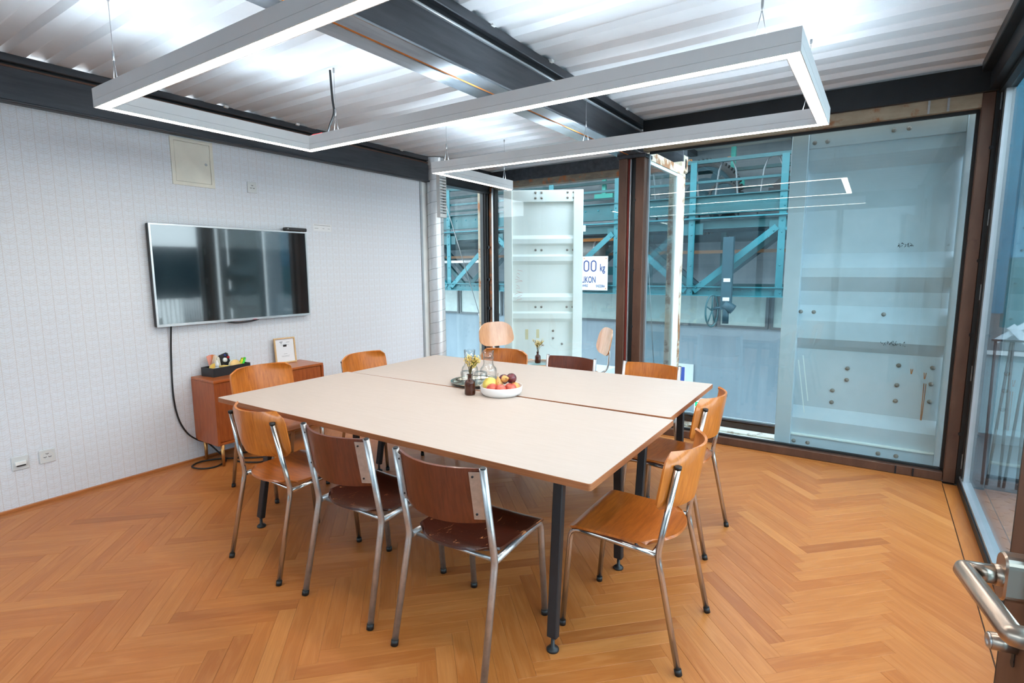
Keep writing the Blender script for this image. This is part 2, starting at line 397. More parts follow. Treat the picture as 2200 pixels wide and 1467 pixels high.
# ---------------------------------------------------------------- floor: oak herringbone, every block a piece
floor = struct('floor')
MB().lim(-4.5, .62, YR, 4.66, -.12, -.016).lim(-4.5, -1.70, 4.66, 6.0, -.12, -.016).build('subfloor', M['subfloor'], floor)
PL, PW = .509, .0707
D1, D2 = Vector((1, 1)) / math.sqrt(2), Vector((-1, 1)) / math.sqrt(2)
def clip(poly, x0, x1, y0, y1):
    for ax, val, sg in ((0, x0, 1), (0, x1, -1), (1, y0, 1), (1, y1, -1)):
        out = []
        for i in range(len(poly)):
            a, b = poly[i], poly[(i + 1) % len(poly)]
            da, db = (a[ax] - val) * sg, (b[ax] - val) * sg
            if da >= 0: out.append(a)
            if da * db < 0: t = da / (da - db); out.append(a + (b - a) * t)
        poly = out
        if len(poly) < 3: return []
    return poly
GAP = .0002
def block_mesh(flip):
    m = MB(); L, W, h, e = PL / 2 - GAP, PW / 2 - GAP, .015, .0005
    vs_ = [(-L, -W, -h), (L, -W, -h), (L, W, -h), (-L, W, -h), (-L, -W, -e), (L, -W, -e), (L, W, -e), (-L, W, -e),
           (-L + e, -W + e, 0), (L - e, -W + e, 0), (L - e, W - e, 0), (-L + e, W - e, 0)]
    m.add(vs_, [(8, 9, 10, 11)] + [(a, (a + 1) % 4, 4 + (a + 1) % 4, 4 + a) for a in range(4)] + [(4 + a, 4 + (a + 1) % 4, 8 + (a + 1) % 4, 8 + a) for a in range(4)])
    me = m.mesh('plank', M['plank']); uvl = me.uv_layers.new(name='UVMap')
    for lp in me.loops:
        c = me.vertices[lp.vertex_index].co; uvl.data[lp.index].uv = (c.x, c.y)
    return me
BLK = block_mesh(False)
cands = []
for mcol in range(-9, 5):
    for k in range(-60, 90):
        S0 = Vector((-.205 + mcol * .72, .02 + k * PW * math.sqrt(2)))
        P0 = S0 + PL * D1 + PW * D2
        for typ, rect, c, ang in ((0, [S0, S0 + PL * D1, S0 + PL * D1 + PW * D2, S0 + PW * D2], S0 + PL / 2 * D1 + PW / 2 * D2, PI / 4),
                                  (1, [P0 - PL * D2, P0 - PL * D2 + PW * D1, P0 + PW * D1, P0], P0 - PL / 2 * D2 + PW / 2 * D1, -PI / 4)):
            for x0, x1, y0, y1 in ((-4.235, .455, YR + .05, 4.55), (-4.2, -1.86, 4.55, 5.8)):
                q = clip(rect, x0, x1, y0, y1)
                if not q: continue
                full = len(q) == 4 and all((a - b).length < 1e-6 for a, b in zip(q, rect))
                area = abs(sum(q[i].x * q[(i + 1) % len(q)].y - q[(i + 1) % len(q)].x * q[i].y for i in range(len(q)))) / 2
                if area < 2e-4: continue
                ctr = sum(q, Vector((0, 0))) / len(q)
                px, py, z = to_px((ctr.x, ctr.y, 0))
                scr = 0
                if z > .15:
                    pp = [to_px((a.x, a.y, 0)) for a in q]
                    if all(a[2] > .05 for a in pp) and -60 < px < 2260 and py < 1530:
                        scr = abs(sum(pp[i][0] * pp[(i + 1) % len(pp)][1] - pp[(i + 1) % len(pp)][0] * pp[i][1] for i in range(len(pp)))) / 2
                cands.append((scr, full, q, c, ang))
cands.sort(key=lambda t: -t[0])
rest = MB(); rest_uv = []
def block_poly(mb, q, c, ang, uvs, off):
    ca, sa = math.cos(-ang), math.sin(-ang); n = len(q)
    ctr = sum(q, Vector((0, 0))) / n
    ins = [p + (ctr - p).normalized() * .0006 for p in q]
    mb.add([(p.x, p.y, 0) for p in ins] + [(p.x, p.y, -.015) for p in ins], [tuple(range(n))] + [(i, n + i, n + (i + 1) % n, (i + 1) % n) for i in range(n)])
    lu = [((p.x - c.x) * ca - (p.y - c.y) * sa + off, (p.x - c.x) * sa + (p.y - c.y) * ca + off * .37) for p in ins]
    for f in [tuple(range(n))] + [(i, i, (i + 1) % n, (i + 1) % n) for i in range(n)]: uvs += [lu[i] for i in f]
for idx, (scr, full, q, c, ang) in enumerate(cands):
    if idx < 290 and scr > 0:
        if full:
            o = link('plank', BLK, floor, None, None, None, None, (c.x, c.y, R.uniform(-.0003, .0003))); o.rotation_euler = (0, 0, ang)
        else:
            m = MB(); uvs = []; block_poly(m, q, c, ang, uvs, 0)
            # polygon order decides the normal
            me = m.mesh('plank', M['plank']); ul = me.uv_layers.new(name='UVMap')
            for i, u in enumerate(uvs): ul.data[i].uv = u
            link('plank', me, floor)
    else:
        block_poly(rest, q, c, ang, rest_uv, R.uniform(0, 40))
me = rest.mesh('far_planks', M['plank']); ul = me.uv_layers.new(name='UVMap')
for i, u in enumerate(rest_uv): ul.data[i].uv = u
link('far_planks', me, floor, None, None, None, 'stuff')
def board(x0, x1, y0, y1, z=0.0):
    m = MB(); L = max(x1 - x0, y1 - y0) / 2; W = min(x1 - x0, y1 - y0) / 2
    m.lim(-L + .0006, L - .0006, -W + .0006, W - .0006, -.015, 0)
    me = m.mesh('border_board', M['plank']); ul = me.uv_layers.new(name='UVMap')
    for lp in me.loops:
        cc = me.vertices[lp.vertex_index].co; ul.data[lp.index].uv = (cc.x, cc.y * .5)
    o = link('border_board', me, floor, None, None, None, None, ((x0 + x1) / 2, (y0 + y1) / 2, z))
    if y1 - y0 > x1 - x0: o.rotation_euler = (0, 0, PI / 2)
board(.459, .545, 3.36, 4.56); board(.459, .545, 2.55, 3.36); board(.459, .545, 1.1, 2.55); board(.459, .545, YR + .05, 1.1)
board(-1.7, -.5, 4.553, 4.60); board(-.5, .459, 4.553, 4.60)
board(-4.30, -4.237, .2, 1.6); board(-4.30, -4.237, 1.6, 3.1); board(-4.30, -4.237, 3.1, 4.55); board(-4.30, -4.237, YR + .05, .2)
MB().lim(.4568, .4580, YR + .05, 4.553, -.014, .0001).build('inlay_strip', M['brown'], floor)

# ---------------------------------------------------------------- ceilings: corrugated container roofs
ceil = struct('ceiling')
def roof_sheet(x0, x1, y0, y1, phase):
    P = .2215; prof = []; k = math.floor((y0 - phase) / P) - 1
    while True:
        c = phase + k * P
        for dy, z in ((-.042, .026), (.042, .026), (.070, 0), (P - .070, 0)): prof.append((c + dy, z))
        k += 1
        if c > y1 + P: break
    prof = [p for p in prof if y0 <= p[0] <= y1]
    prof = [(y0, prof[0][1])] + prof + [(y1, prof[-1][1])]
    m = MB(); nx = 24; vs_ = []
    for i in range(nx + 1):
        x = x0 + (x1 - x0) * i / nx
        for y, z in prof: vs_.append((x, y, ZC + z + .0035 * math.sin(x * 5.1 + y * 2.3) * math.sin(y * 3.7 + x)))
    n = len(prof)
    m.add(vs_, [(i * n + j, i * n + j + 1, (i + 1) * n + j + 1, (i + 1) * n + j) for i in range(nx) for j in range(n - 1)])
    o = m.build('roof_sheet', M['roof'], ceil)
    sd = o.modifiers.new('thick', 'SOLIDIFY'); sd.thickness = .003; sd.offset = 1
    return o
roof_sheet(XL - .08, XC, YR - .1, YB1 + .05, 1.27); roof_sheet(XC, XR + .1, YR - .1, YB2 + .06, 1.20)
MB().lim(XL - .12, XC, YR - .1, YB1 + .1, ZC + .05, ZC + .08).lim(XC, XR + .14, YR - .1, YB2 + .1, ZC + .05, ZC + .08).build('roof_deck', M['mill'], ceil)

# ---------------------------------------------------------------- walls
wl = struct('wall_left'); wl.location = (0, 0, 0)
MB().lim(XL - .08, XL, YR - .1, 4.565, -.1, 2.452).build('wallpaper_panel', M['wallpaper'], wl)
MB().lim(XL - .08, XL - .012, 4.592, 4.90, -.1, 2.452).build('end_panel', M['white'], wl)
MB().lim(XL - .03, XL + .012, 4.567, 4.592, 0, 2.45).build('edge_strip', M['alu'], wl)
wr = struct('window_7')     # glazed rear of the room behind the camera
for x in (XL - .02, -3.05, XC, -.62, XR): MB().lim(x - .05, x + .05, YR - .1, YR, -.1, ZC + .05).build('post', M['brown'], wr)
MB().lim(XL, XR, YR - .1, YR, -.1, .08).build('sill_rail', M['brown'], wr); MB().lim(XL, XR, YR - .1, YR, 2.45, ZC + .05).build('head_rail', M['black'], wr)
for a, b_ in ((XL + .03, -3.10), (-3.0, XC - .05), (XC + .05, -.67), (-.57, XR - .05)): MB().lim(a, b_, YR - .055, YR - .047, .08, 2.45).build('glass_pane', M['pane_tint'], wr)
wy = struct('wall_sky_block'); MB().lim(-14, 12, -7.4, -7.0, -3.2, 3.6).build('sky_block_facade', M['concrete'], wy)  # unseen facade, added to hold back bright sky behind the rear glass
bb = struct('baseboard_left'); MB().lim(XL, XL + .02, YR, 4.56, 0, .016).build('oak_strip', M['teak_v'], bb)
bb.children[0].data.materials[0] = wood('oak_strip', S(160, 92, 44), S(190, 120, 64), (3, 3, 60), .4)

# ---------------------------------------------------------------- beams
def clips(par, x, y0, n, dy):
    for i in range(n): MB().lim(x - .012, x + .012, y0 + i * dy, y0 + i * dy + .03, ZC - .012, ZC + .004).build('roof_clip', M['white'], par)
t1 = struct('trim_1')      # long beam over the wallpaper wall
MB().lim(XL - .06, XL + .045, YR, 5.9, 2.455, 2.640).build('web', M['mill'], t1)
MB().lim(XL - .06, XL + .062, YR, 5.9, 2.440, 2.455, bev=.004).build('flange', M['mill'], t1)
MB().lim(XL - .06, XL + .052, YR, 5.9, 2.640, 2.650).build('upper_lip', M['brown'], t1)
MB().lim(XL - .06, XL + .02, YR, 5.9, 2.650, 2.668).build('groove', M['black'], t1)
MB().lim(XL - .06, XL + .06, YR, 5.9, 2.668, 2.714, bev=.004).build('rail', M['mill'], t1)
clips(t1, XL + .065, 1.75, 6, .62)
t2 = struct('trim_2')      # twin beam in the middle of the room
for sg in (-1, 1):
    MB().lim(*sorted((XC + sg * .088, XC + sg * .10)), YR, 4.70, 2.445, 2.61).build('web', M['mill'], t2)
    MB().lim(*sorted((XC + sg * .009, XC + sg * .112)), YR, 4.70, 2.430, 2.445, bev=.003).build('flange', M['mill_bright'], t2)
    MB().lim(*sorted((XC + sg * .08, XC + sg * .116)), YR, 4.70, 2.61, 2.622, bev=.003).build('lip', M['alu'], t2)
    MB().lim(*sorted((XC + sg * .06, XC + sg * .085)), YR, 4.70, 2.622, 2.662).build('groove', M['black'], t2)
    MB().lim(*sorted((XC + sg * .06, XC + sg * .118)), YR, 4.70, 2.662, 2.714, bev=.004).build('rail', M['mill'], t2)
MB().lim(XC - .009, XC + .009, YR, 4.70, 2.434, 2.446).build('seam', M['seam'], t2)
clips(t2, XC + .122, .6, 7, .6)
t3 = struct('trim_3')      # beam over the right glass wall
MB().lim(.44, .62, YR, 4.55, 2.655, 2.714, bev=.004).build('rail', M['black'], t3)
MB().lim(.49, .62, YR, 4.66, 2.55, 2.655).build('web', M['black'], t3)
t4 = struct('trim_4')      # beam over the rear glass of the right container
MB().lim(XC + .12, .55, 4.575, 4.70, 2.54, 2.70, bev=.004).build('web', M['black'], t4)
MB().lim(XC + .12, .5, 4.60, 4.70, 2.455, 2.54).build('header', M['header'], t4)
for x in (.19, .29): MB().lim(x, x + .012, 4.595, 4.604, 2.456, 2.539).build('weld', M['zinc'], t4)
t5 = struct('trim_5')      # beam over the glass of the niche
MB().lim(XL - .05, XC + .1, 5.80, 5.93, 2.56, 2.70, bev=.004).build('web', M['mill'], t5)
MB().lim(XL - .05, XC + .1, 5.82, 5.93, 2.485, 2.56).build('header', steel('niche_header', S(96, 86, 74), S(134, 122, 104), .6, .2, 7.0, (1, 1, 3), S(160, 88, 30), .58), t5)

def lipping(par, pts, w_=.02, mat='rubber', nm='gasket'):
    for a, b, up in pts: MB().bar(a, b, w_, w_, up).build(nm, M[mat], par)

# rear glass of the right container
w1 = struct('window_1')
MB().lim(-1.70, .46, 4.60, 4.70, 0.0, .062, bev=.003).build('sill_rail', M['brown'], w1)
MB().lim(-1.70, .46, 4.645, 4.675, .062, .078).build('gasket', M['rubber'], w1)
MB().lim(-1.70, .46, 4.645, 4.675, 2.435, 2.456).build('gasket', M['rubber'], w1)
MB().lim(.445, .462, 4.645, 4.675, .07, 2.44).build('gasket', M['rubber'], w1)
MB().lim(-1.715, -1.70, 4.645, 4.675, .07, 2.44).build('gasket', M['alu'], w1)
MB().lim(-1.70, .446, 4.655, 4.663, .075, 2.438).build('glass_pane', M['pane'], w1)
MB().lim(.462, .528, 4.59, 4.70, 0, 2.54, bev=.004).build('post', M['brown'], w1)
MB().lim(.528, .552, 4.585, 4.70, 0, 2.66).build('joint', M['rubber'], w1)
for z in (.35, 1.02, 1.5, 2.2): MB().cyl((.529, 4.583, z), (.529, 4.592, z + .002), .013, 10).build('bolt', M['black'], w1)
for x in (.19, .29): MB().lim(x, x + .01, 4.595, 4.603, .002, .06).build('weld', M['black'], w1)

# middle post
p1 = struct('trim_6')
MB().lim(-1.945, -1.868, 4.56, 4.70, 0, 2.44, bev=.004).build('post', M['brown'], p1)
MB().lim(-1.868, -1.852, 4.585, 4.70, 0, 2.43).build('primer_edge', M['primer'], p1)
MB().lim(-1.852, -1.842, 4.59, 4.70, 0, 2.43).build('strip', M['alu'], p1)
MB().lim(-1.842, -1.795, 4.61, 4.70, 0, 2.43).build('joint', M['rubber'], p1)
MB().lim(-1.795, -1.715, 4.57, 4.70, 0, 2.44, bev=.004).build('post', M['brown'], p1)
MB().lim(-1.96, -1.70, 4.55, 4.72, 2.40, 2.432, bev=.003).build('head_plate', M['mill'], p1)
for z in (.5, .95, 1.45, 2.05): MB().cyl((-1.80, 4.567, z), (-1.80, 4.575, z), .014, 10).build('bolt', M['black'], p1)

# right glass wall
w2 = struct('window_2')
MB().lim(.535, .60, 2.56, 4.58, 0, .045, bev=.003).build('sill_rail', M['rubber'], w2)
MB().lim(.545, .60, 2.56, 4.58, .045, .062).build('frame', M['alu'], w2)
MB().lim(.535, .60, 2.56, 4.58, 2.52, 2.556).build('gasket', M['rubber'], w2)
MB().lim(.552, .60, 4.555, 4.585, 0, 2.56).build('post', M['brown'], w2)
MB().lim(.55, .60, 4.532, 4.556, .045, 2.52).build('gasket', M['rubber'], w2)
MB().lim(.556, .60, 4.47, 4.532, .06, 2.52).build('frame', M['alu'], w2)
for z in (.12, .72, 1.25, 1.72, 2.42): MB().lim(.546, .556, 4.56, 4.57, z, z + .1).build('hinge', M['zinc'], w2)
MB().lim(.570, .577, 2.60, 4.48, .06, 2.52).build('glass_pane', M['pane'], w2)
MB().lim(.53, .60, 2.50, 2.57, 0, 2.56, bev=.003).build('post', M['brown'], w2)
w3 = struct('window_3')
MB().lim(.56, .60, -.05, 2.50, 0, .06).build('sill_rail', M['brown'], w3)
MB().lim(.570, .577, -.05, 2.50, .06, 2.52).build('glass_pane', M['pane'], w3)
MB().lim(.56, .60, -.05, 2.50, 2.52, 2.556).build('head_rail', M['brown'], w3)
MB().lim(.53, .60, -.12, -.05, 0, 2.56).build('post', M['brown'], w3)
MB().lim(.56, .60, YR, -.12, 0, 2.56).build('solid_panel', M['mill'], w3)

# niche of the left container: side panes and rear pane
w4 = struct('window_4')     # left side of the niche
MB().lim(XL - .06, XL - .01, 4.90, 5.80, 0, .06).build('sill_rail', M['brown'], w4)
MB().lim(XL - .038, XL - .03, 4.90, 5.76, .06, 2.44).build('glass_pane', M['pane_tint'], w4)
MB().lim(XL - .06, XL - .01, 5.755, 5.775, 0, 2.44).build('gasket', M['rubber'], w4)
w5 = struct('window_5')     # rear of the niche
MB().lim(-4.46, -4.36, 5.81, 5.95, 0, 2.5, bev=.004).build('post', M['header'], w5)
MB().lim(-4.36, -4.285, 5.80, 5.95, 0, 2.5).build('joint', M['rubber'], w5)
MB().lim(-4.33, -4.322, 5.79, 5.80, 0, 2.5).build('conduit', M['wire'], w5)
MB().lim(-4.285, -4.225, 5.82, 5.95, 0, 2.5, bev=.004).build('post', steel('rust_post', S(92, 62, 40), S(120, 84, 56), .6, .2, 5, (2, 2, .5), S(160, 86, 34), .55), w5)
MB().lim(-4.225, -4.205, 5.80, 5.90, 0, 2.5).build('frame', M['alu'], w5)
MB().lim(-4.205, -4.190, 5.82, 5.90, 0, 2.5).build('gasket', M['rubber'], w5)
for z in (.95, 1.33, 1.75): MB().cyl((-4.285, 5.80, z), (-4.285, 5.812, z), .022, 10).build('bolt', M['black'], w5)
MB().lim(-4.19, -1.93, 5.84, 5.92, 0, .07).build('sill_rail', M['brown'], w5)
MB().lim(-4.19, -1.93, 5.865, 5.873, .07, 2.485).build('glass_pane', M['pane_tint'], w5)
w6 = struct('window_6')     # right side of the niche, seen through the other glass
MB().lim(-1.80, -1.755, 4.72, 5.80, 0, .07).build('sill_rail', M['cwhite'], w6)
MB().lim(-1.80, -1.755, 4.72, 5.80, 2.42, 2.50).build('head_rail', M['rustpost'], w6)
MB().lim(-1.79, -1.765, 4.72, 5.80, 2.39, 2.42).build('frame', M['cwhite'], w6)
MB().lim(-1.79, -1.76, 5.62, 5.80, .07, 2.42).build('frame', M['cwhite'], w6)
MB().lim(-1.782, -1.775, 4.72, 5.62, .07, 2.39).build('glass_pane', M['pane_tint'], w6)
p2 = struct('trim_7')       # rusty corner post with its lifting casting
MB().lim(-1.905, -1.78, 5.80, 5.96, 0, 2.46, bev=.006).build('post', M['rustpost'], p2)
MB().lim(-1.915, -1.76, 5.80, 5.97, 2.46, 2.64, bev=.012).build('casting', M['rustpost'], p2)
slot = MB(); n_ = 20; pts_ = []
for k in range(n_):
    a = 2 * PI * k / n_; pts_.append((-1.7585, 5.885 + .022 * math.cos(a), 2.55 + (.028 if math.sin(a) > 0 else -.028) + .022 * math.sin(a)))
slot.add(pts_, [tuple(range(n_))]); slot.build('casting_hole', M['black'], p2)
# ---------------------------------------------------------------- tables
def table(label, cx, cyy, sx, sy_, rot, feet):
    t = thing('meeting_table', label, 'table', (cx, cyy, 0), rot, 'pair of meeting tables')
    m = MB(); n = 6; r = .012; hx, hy = sx / 2, sy_ / 2; ring = []
    for qx, qy, a0 in ((1, 1, 0), (-1, 1, PI / 2), (-1, -1, PI), (1, -1, 1.5 * PI)):
        for k in range(n + 1):
            a = a0 + PI / 2 * k / n; ring.append((qx * (hx - r) + r * math.cos(a), qy * (hy - r) + r * math.sin(a)))
    N = len(ring); ins = [(x * (1 - .0012 / hx), y * (1 - .0012 / hy)) for x, y in ring]
    m.add([(x, y, .74) for x, y in ins], [tuple(range(N))], 0)
    m.add([(x, y, .7145) for x, y in ring], [tuple(range(N))[::-1]], 1)
    m.add([(x, y, .74) for x, y in ins] + [(x, y, .738) for x, y in ring] + [(x, y, .7145) for x, y in ring],
          [(N + i, N + (i + 1) % N, (i + 1) % N, i) for i in range(N)] + [(2 * N + i, 2 * N + (i + 1) % N, N + (i + 1) % N, N + i) for i in range(N)], 1)
    m.build('tabletop', [M['table'], M['ply']], t)
    b = MB(); b.lim(-hx + .12, hx - .12, -hy + .16, -hy + .20, .674, .7145).lim(-hx + .12, hx - .12, hy - .20, hy - .16, .674, .7145)
    b.lim(-hx + .12, -hx + .16, -hy + .20, hy - .20, .674, .7145).lim(hx - .16, hx - .12, -hy + .20, hy - .20, .674, .7145)
    b.build('under_frame', M['tleg'], t)
    for fx, fy, tx, ty in feet:
        g = MB(); a, c = Vector((tx, ty, .712)), Vector((fx, fy, .055))
        d = (c - a).normalized(); g.bar(a, c, .042, .030, (0, 1, .1) if abs(fy) > 0 else (1, 0, 0), 0, .004)
        leg = g.build('leg', M['tleg'], t)
        MB().lathe([(.0, 0), (.024, 0), (.025, .006), (.018, .014), (.008, .018), (.007, .06), (0, .06)], (fx, fy, 0), 16).build('levelling_foot', M['rubber'], leg)
    return t
ta = table('near meeting table of the pair with pale linoleum top, its front edge towards the camera', -1.934, 2.045, 2.345, .935, .011,
           [(.985, -.385, .985, -.335), (.975, .295, .985, .235), (-.918, -.405, -.80, -.36), (-.918, .295, -.82, .235)])
tb = table('far meeting table of the pair with pale linoleum top, behind the seam', -1.945, 2.985, 2.28, .915, .024,
           [(.975, -.43, .985, -.37), (.975, .36, .985, .30), (-1.0, -.36, -.93, -.30), (-1.0, .36, -.93, .30)])

# ---------------------------------------------------------------- meeting chairs
def chair(kind, label, seat_m, back_m, tube_m):
    t = thing('meeting_chair', label, 'chair', (0, 0, 0), 0, 'chairs around the meeting tables')
    r = .0132 if kind == 'dark' else .0115
    # plywood seat
    def sf(u, v):
        a = 2 * u - 1
        yf, yb = .462, .055 + .07 * abs(a) ** 2.6
        y = yf + (yb - yf) * v
        wd = .200 + .006 * math.cos(v * PI); d = min(v, 1 - v) * .40
        if d < .03: wd -= .03 - math.sqrt(max(0, .03 ** 2 - (.03 - d) ** 2))
        z = .452 - .013 * (1 - a * a) * math.sin(PI * min(1, v * 1.05)) ** 1.0
        if v < .12: z -= .022 * ((.12 - v) / .12) ** 2
        if v > .85: z += .006 * ((v - .85) / .15) ** 2
        return (a * wd, y, z)
    MB().shell(sf, 18, 18, .010).build('seat', M[seat_m], t)
    # bent plywood backrest: hollow towards the sitter
    top, bot = (.812, .592) if kind != 'dark' else (.792, .588)
    hw = .222 if kind != 'dark' else .196
    cur = .078 if kind != 'dark' else .056
    lean = .32
    def bf(u, v):
        a = 2 * u - 1; z = bot + (top - bot) * v; h = top - bot; d = min(v, 1 - v) * h; rr = .05 if kind != 'dark' else .012
        x = hw
        if d < rr: x -= rr - math.sqrt(max(0, rr * rr - (rr - d) ** 2))
        if kind == 'dark': z -= .012 * (1 - v) * (1 - a * a)
        y = .092 - (z - .43) * .165 + .004 - cur * (1 - a * a)
        if kind != 'dark': y = .092 - (z - .43) * .165 + .0175 + cur * (1 - (.186 / hw) ** 2) - cur * (1 - a * a)
        return (a * x, y, z)
    MB().shell(bf, 24, 8, .010).build('backrest', M[back_m], t)
    for sg in (-1, 1):
        ztop = .765 if kind != 'dark' else .795
        wt = .186 if kind != 'dark' else .203
        p = bez([(sg * .215, .003, .012), (sg * .205, .094, .43), (sg * wt, .092 - (ztop - .43) * .165, ztop)], .03)
        bl = MB().tube(p, r, 12).build('leg', M[tube_m], t)
        MB().cyl((sg * .215, .0, .0), (sg * .2145, .005, .022), r + .002, 12).build('foot_cap', M['rubber'], bl)
        if kind != 'dark':
            MB().cyl((sg * wt, .092 - (ztop - .432) * .165, ztop - .006), (sg * wt, .092 - (ztop - .428) * .165, ztop + .006), r + .0015, 12).build('tube_cap', M['rubber'], bl)
        else:
            MB().tube([(sg * wt, .092 - (ztop - .432) * .165, ztop - .002), (sg * wt, .092 - (ztop - .428) * .165, ztop + .004)], [r * .75, r * .75], 12).build('tube_cap', M['black'], bl)
            y1 = .092 - (.785 - .43) * .165 - .002; y0 = .092 - (.60 - .43) * .165 - .002
            def yb_(x, z):
                return .096 - (z - .43) * .165 - cur * (1 - (x / hw) ** 2) - .0085
            pl = MB().shell(lambda u, v: (sg * (.158 + .044 * u), yb_(.158 + .044 * u, .602 + .18 * v), .602 + .18 * v), 6, 4, .003).build('back_plate', M[tube_m], t)
            for zz in (.622, .765): MB().cyl((sg * .170, yb_(.170, zz) - .005, zz), (sg * .170, yb_(.170, zz), zz), .004, 8).build('rivet', M['black'], pl)
        q = bez([(sg * .198, .10, .424), (sg * .19, .30, .432), (sg * .186, .452, .434), (sg * .188, .487, .012)], .045)
        fl_ = MB().tube(q, r, 12).build('leg', M[tube_m], t)
        MB().cyl((sg * .188, .4865, .0), (sg * .188, .486, .022), r + .002, 12).build('foot_cap', M['rubber'], fl_)
    MB().tube([(-.19, .30, .428), (.19, .30, .428)], .009, 8).tube([(-.192, .118, .420), (.192, .118, .420)], .008, 8).build('cross_bar', M[tube_m], t)
    return t
co = chair('orange', 'orange beech chair nearest the camera, pulled out at the right end of the table', 'orange_seat', 'orange', 'chrome')
cd_ = chair('dark', 'dark brown chair with scratched seat beside the front black table leg', 'dark_seat', 'dark', 'zinc')
co.location = (-.505, 2.025, 0); co.rotation_euler = (0, 0, PI / 2 + .02)
cd_.location = (-1.262, 1.355, 0); cd_.rotation_euler = (0, 0, .02)
dup(co, (-.625, 2.885, 0), PI / 2 - .02, 'orange beech chair at the right end of the table, nearer the rear glass')
dup(cd_, (-1.845, 1.362, 0), .0, 'dark brown chair in the middle of the front row of chairs')
dup(co, (-2.443, 1.345, 0), -.03, 'orange beech chair at the left of the front row of chairs')
dup(co, (-3.545, 2.07, 0), -PI / 2 - .03, 'orange beech chair at the left end of the table, in front of the sideboard')
dup(co, (-3.39, 2.83, 0), -PI / 2 + .02, 'pale orange chair at the left end of the table, right of the sideboard')
dup(co, (-2.49, 3.645, 0), PI + .03, 'orange chair behind the table, left of the far row, beside the glass carafes')
dup(cd_, (-1.905, 3.66, 0), PI - .02, 'dark brown chair behind the table, middle of the far row')
dup(cd_, (-1.285, 3.70, 0), PI - .06, 'orange chair with zinc tubes behind the table, right of the far row')
for o in [o for o in COL.objects if o.parent and o.parent.get('label', '').startswith('orange chair with zinc')]:
    if o.name.startswith('backrest') or o.name.startswith('seat'):
        o.data = o.data.copy(); o.data.materials[0] = M['orange'] if o.name.startswith('back') else M['orange_seat']

# ---------------------------------------------------------------- pendant lamp: folded line of light
LP = [(-.20, 1.205), (-3.193, 1.175), (-3.200, 2.350), (-.322, 2.370), (-.315, 3.567), (-3.092, 3.474), (-3.122, 4.612)]
LZ, LH, LW = 2.25, .088, .056
lamp = thing('pendant_lamp', 'grey folded linear lamp with glowing underside hanging over the tables', 'lamp', (0, 0, 0))
LP = [Vector(p) for p in LP]
def miter(i, off):
    if i == 0 or i == len(LP) - 1:
        d = (LP[1] - LP[0]) if i == 0 else (LP[-1] - LP[-2]); d.normalize(); return LP[i] + Vector((-d.y, d.x)) * off
    a = (LP[i] - LP[i - 1]).normalized(); b = (LP[i + 1] - LP[i]).normalized()
    na, nb = Vector((-a.y, a.x)), Vector((-b.y, b.x)); m_ = (na + nb).normalized(); return LP[i] + m_ * (off / m_.dot(na))
def strip(i, o0, o1, z0, z1, mb):
    q = [miter(i, o0), miter(i + 1, o0), miter(i + 1, o1), miter(i, o1)]
    mb.add([(p.x, p.y, z0) for p in q] + [(p.x, p.y, z1) for p in q], [(0, 3, 2, 1), (4, 5, 6, 7), (0, 1, 5, 4), (1, 2, 6, 5), (2, 3, 7, 6), (3, 0, 4, 7)]); return mb
for i in range(6):
    hb = MB(); h2 = LW / 2
    strip(i, -h2, -h2 + .004, LZ, LZ + .034, hb); strip(i, h2 - .004, h2, LZ, LZ + .034, hb)
    strip(i, -h2, -h2 + .004, LZ + .035, LZ + LH, hb); strip(i, h2 - .004, h2, LZ + .035, LZ + LH, hb)
    strip(i, -h2 + .0042, h2 - .0042, LZ + .012, LZ + LH - .014, hb)
    if i == 5:
        e0, e1 = miter(6, -h2), miter(6, h2); hb.bar((e0.x, e0.y + .001, LZ + LH / 2), (e1.x, e1.y + .001, LZ + LH / 2), .003, LH)
    hs = hb.build('housing', M['lamp'], lamp)
    strip(i, -h2 + .0044, h2 - .0044, LZ + .002, LZ + .006, MB()).build('diffuser', M['led'], hs)
    strip(i, -h2 + .008, h2 - .008, LZ + LH - .012, LZ + LH - .009, MB()).build('uplight', M['led_up'], hs)
def hanger(x, y, dx, dy, power=False):
    zt = ZC + .004; h = MB()
    h.cyl((x, y, LZ + LH + .10), (x, y, zt - .02), .0012, 6)
    for sg in (-1, 1): h.cyl((x + sg * dx, y + sg * dy, LZ + LH - .004), (x, y, LZ + LH + .10), .0016, 6)
    h.cyl((x, y, LZ + LH + .095), (x, y, LZ + LH + .135), .005, 8); h.cyl((x, y, zt - .028), (x, y, zt), .006, 8)
    h.build('suspension_cable', M['wire'], lamp)
hanger(-3.02, 1.175, .022, 0); hanger(-2.93, 2.352, .022, 0); hanger(-.44, 2.37, .022, 0); hanger(-.40, 3.565, .022, 0)
hanger(-2.98, 3.478, .022, 0); hanger(-3.118, 4.50, 0, .022); hanger(-.45, 1.20, .022, 0); hanger(-1.75, 3.52, .022, 0)
MB().tube(spline([(-3.03, 2.36, LZ + LH - .004), (-3.00, 2.36, LZ + LH + .05), (-2.955, 2.36, LZ + LH + .12), (-2.965, 2.36, 2.55), (-2.975, 2.36, ZC + .003)]), .007, 8).build('power_cable', M['cable'], lamp)
MB().lim(-3.16, -3.06, 2.338, 2.36, LZ + LH - .008, LZ + LH + .008).build('connector', M['red'], lamp)

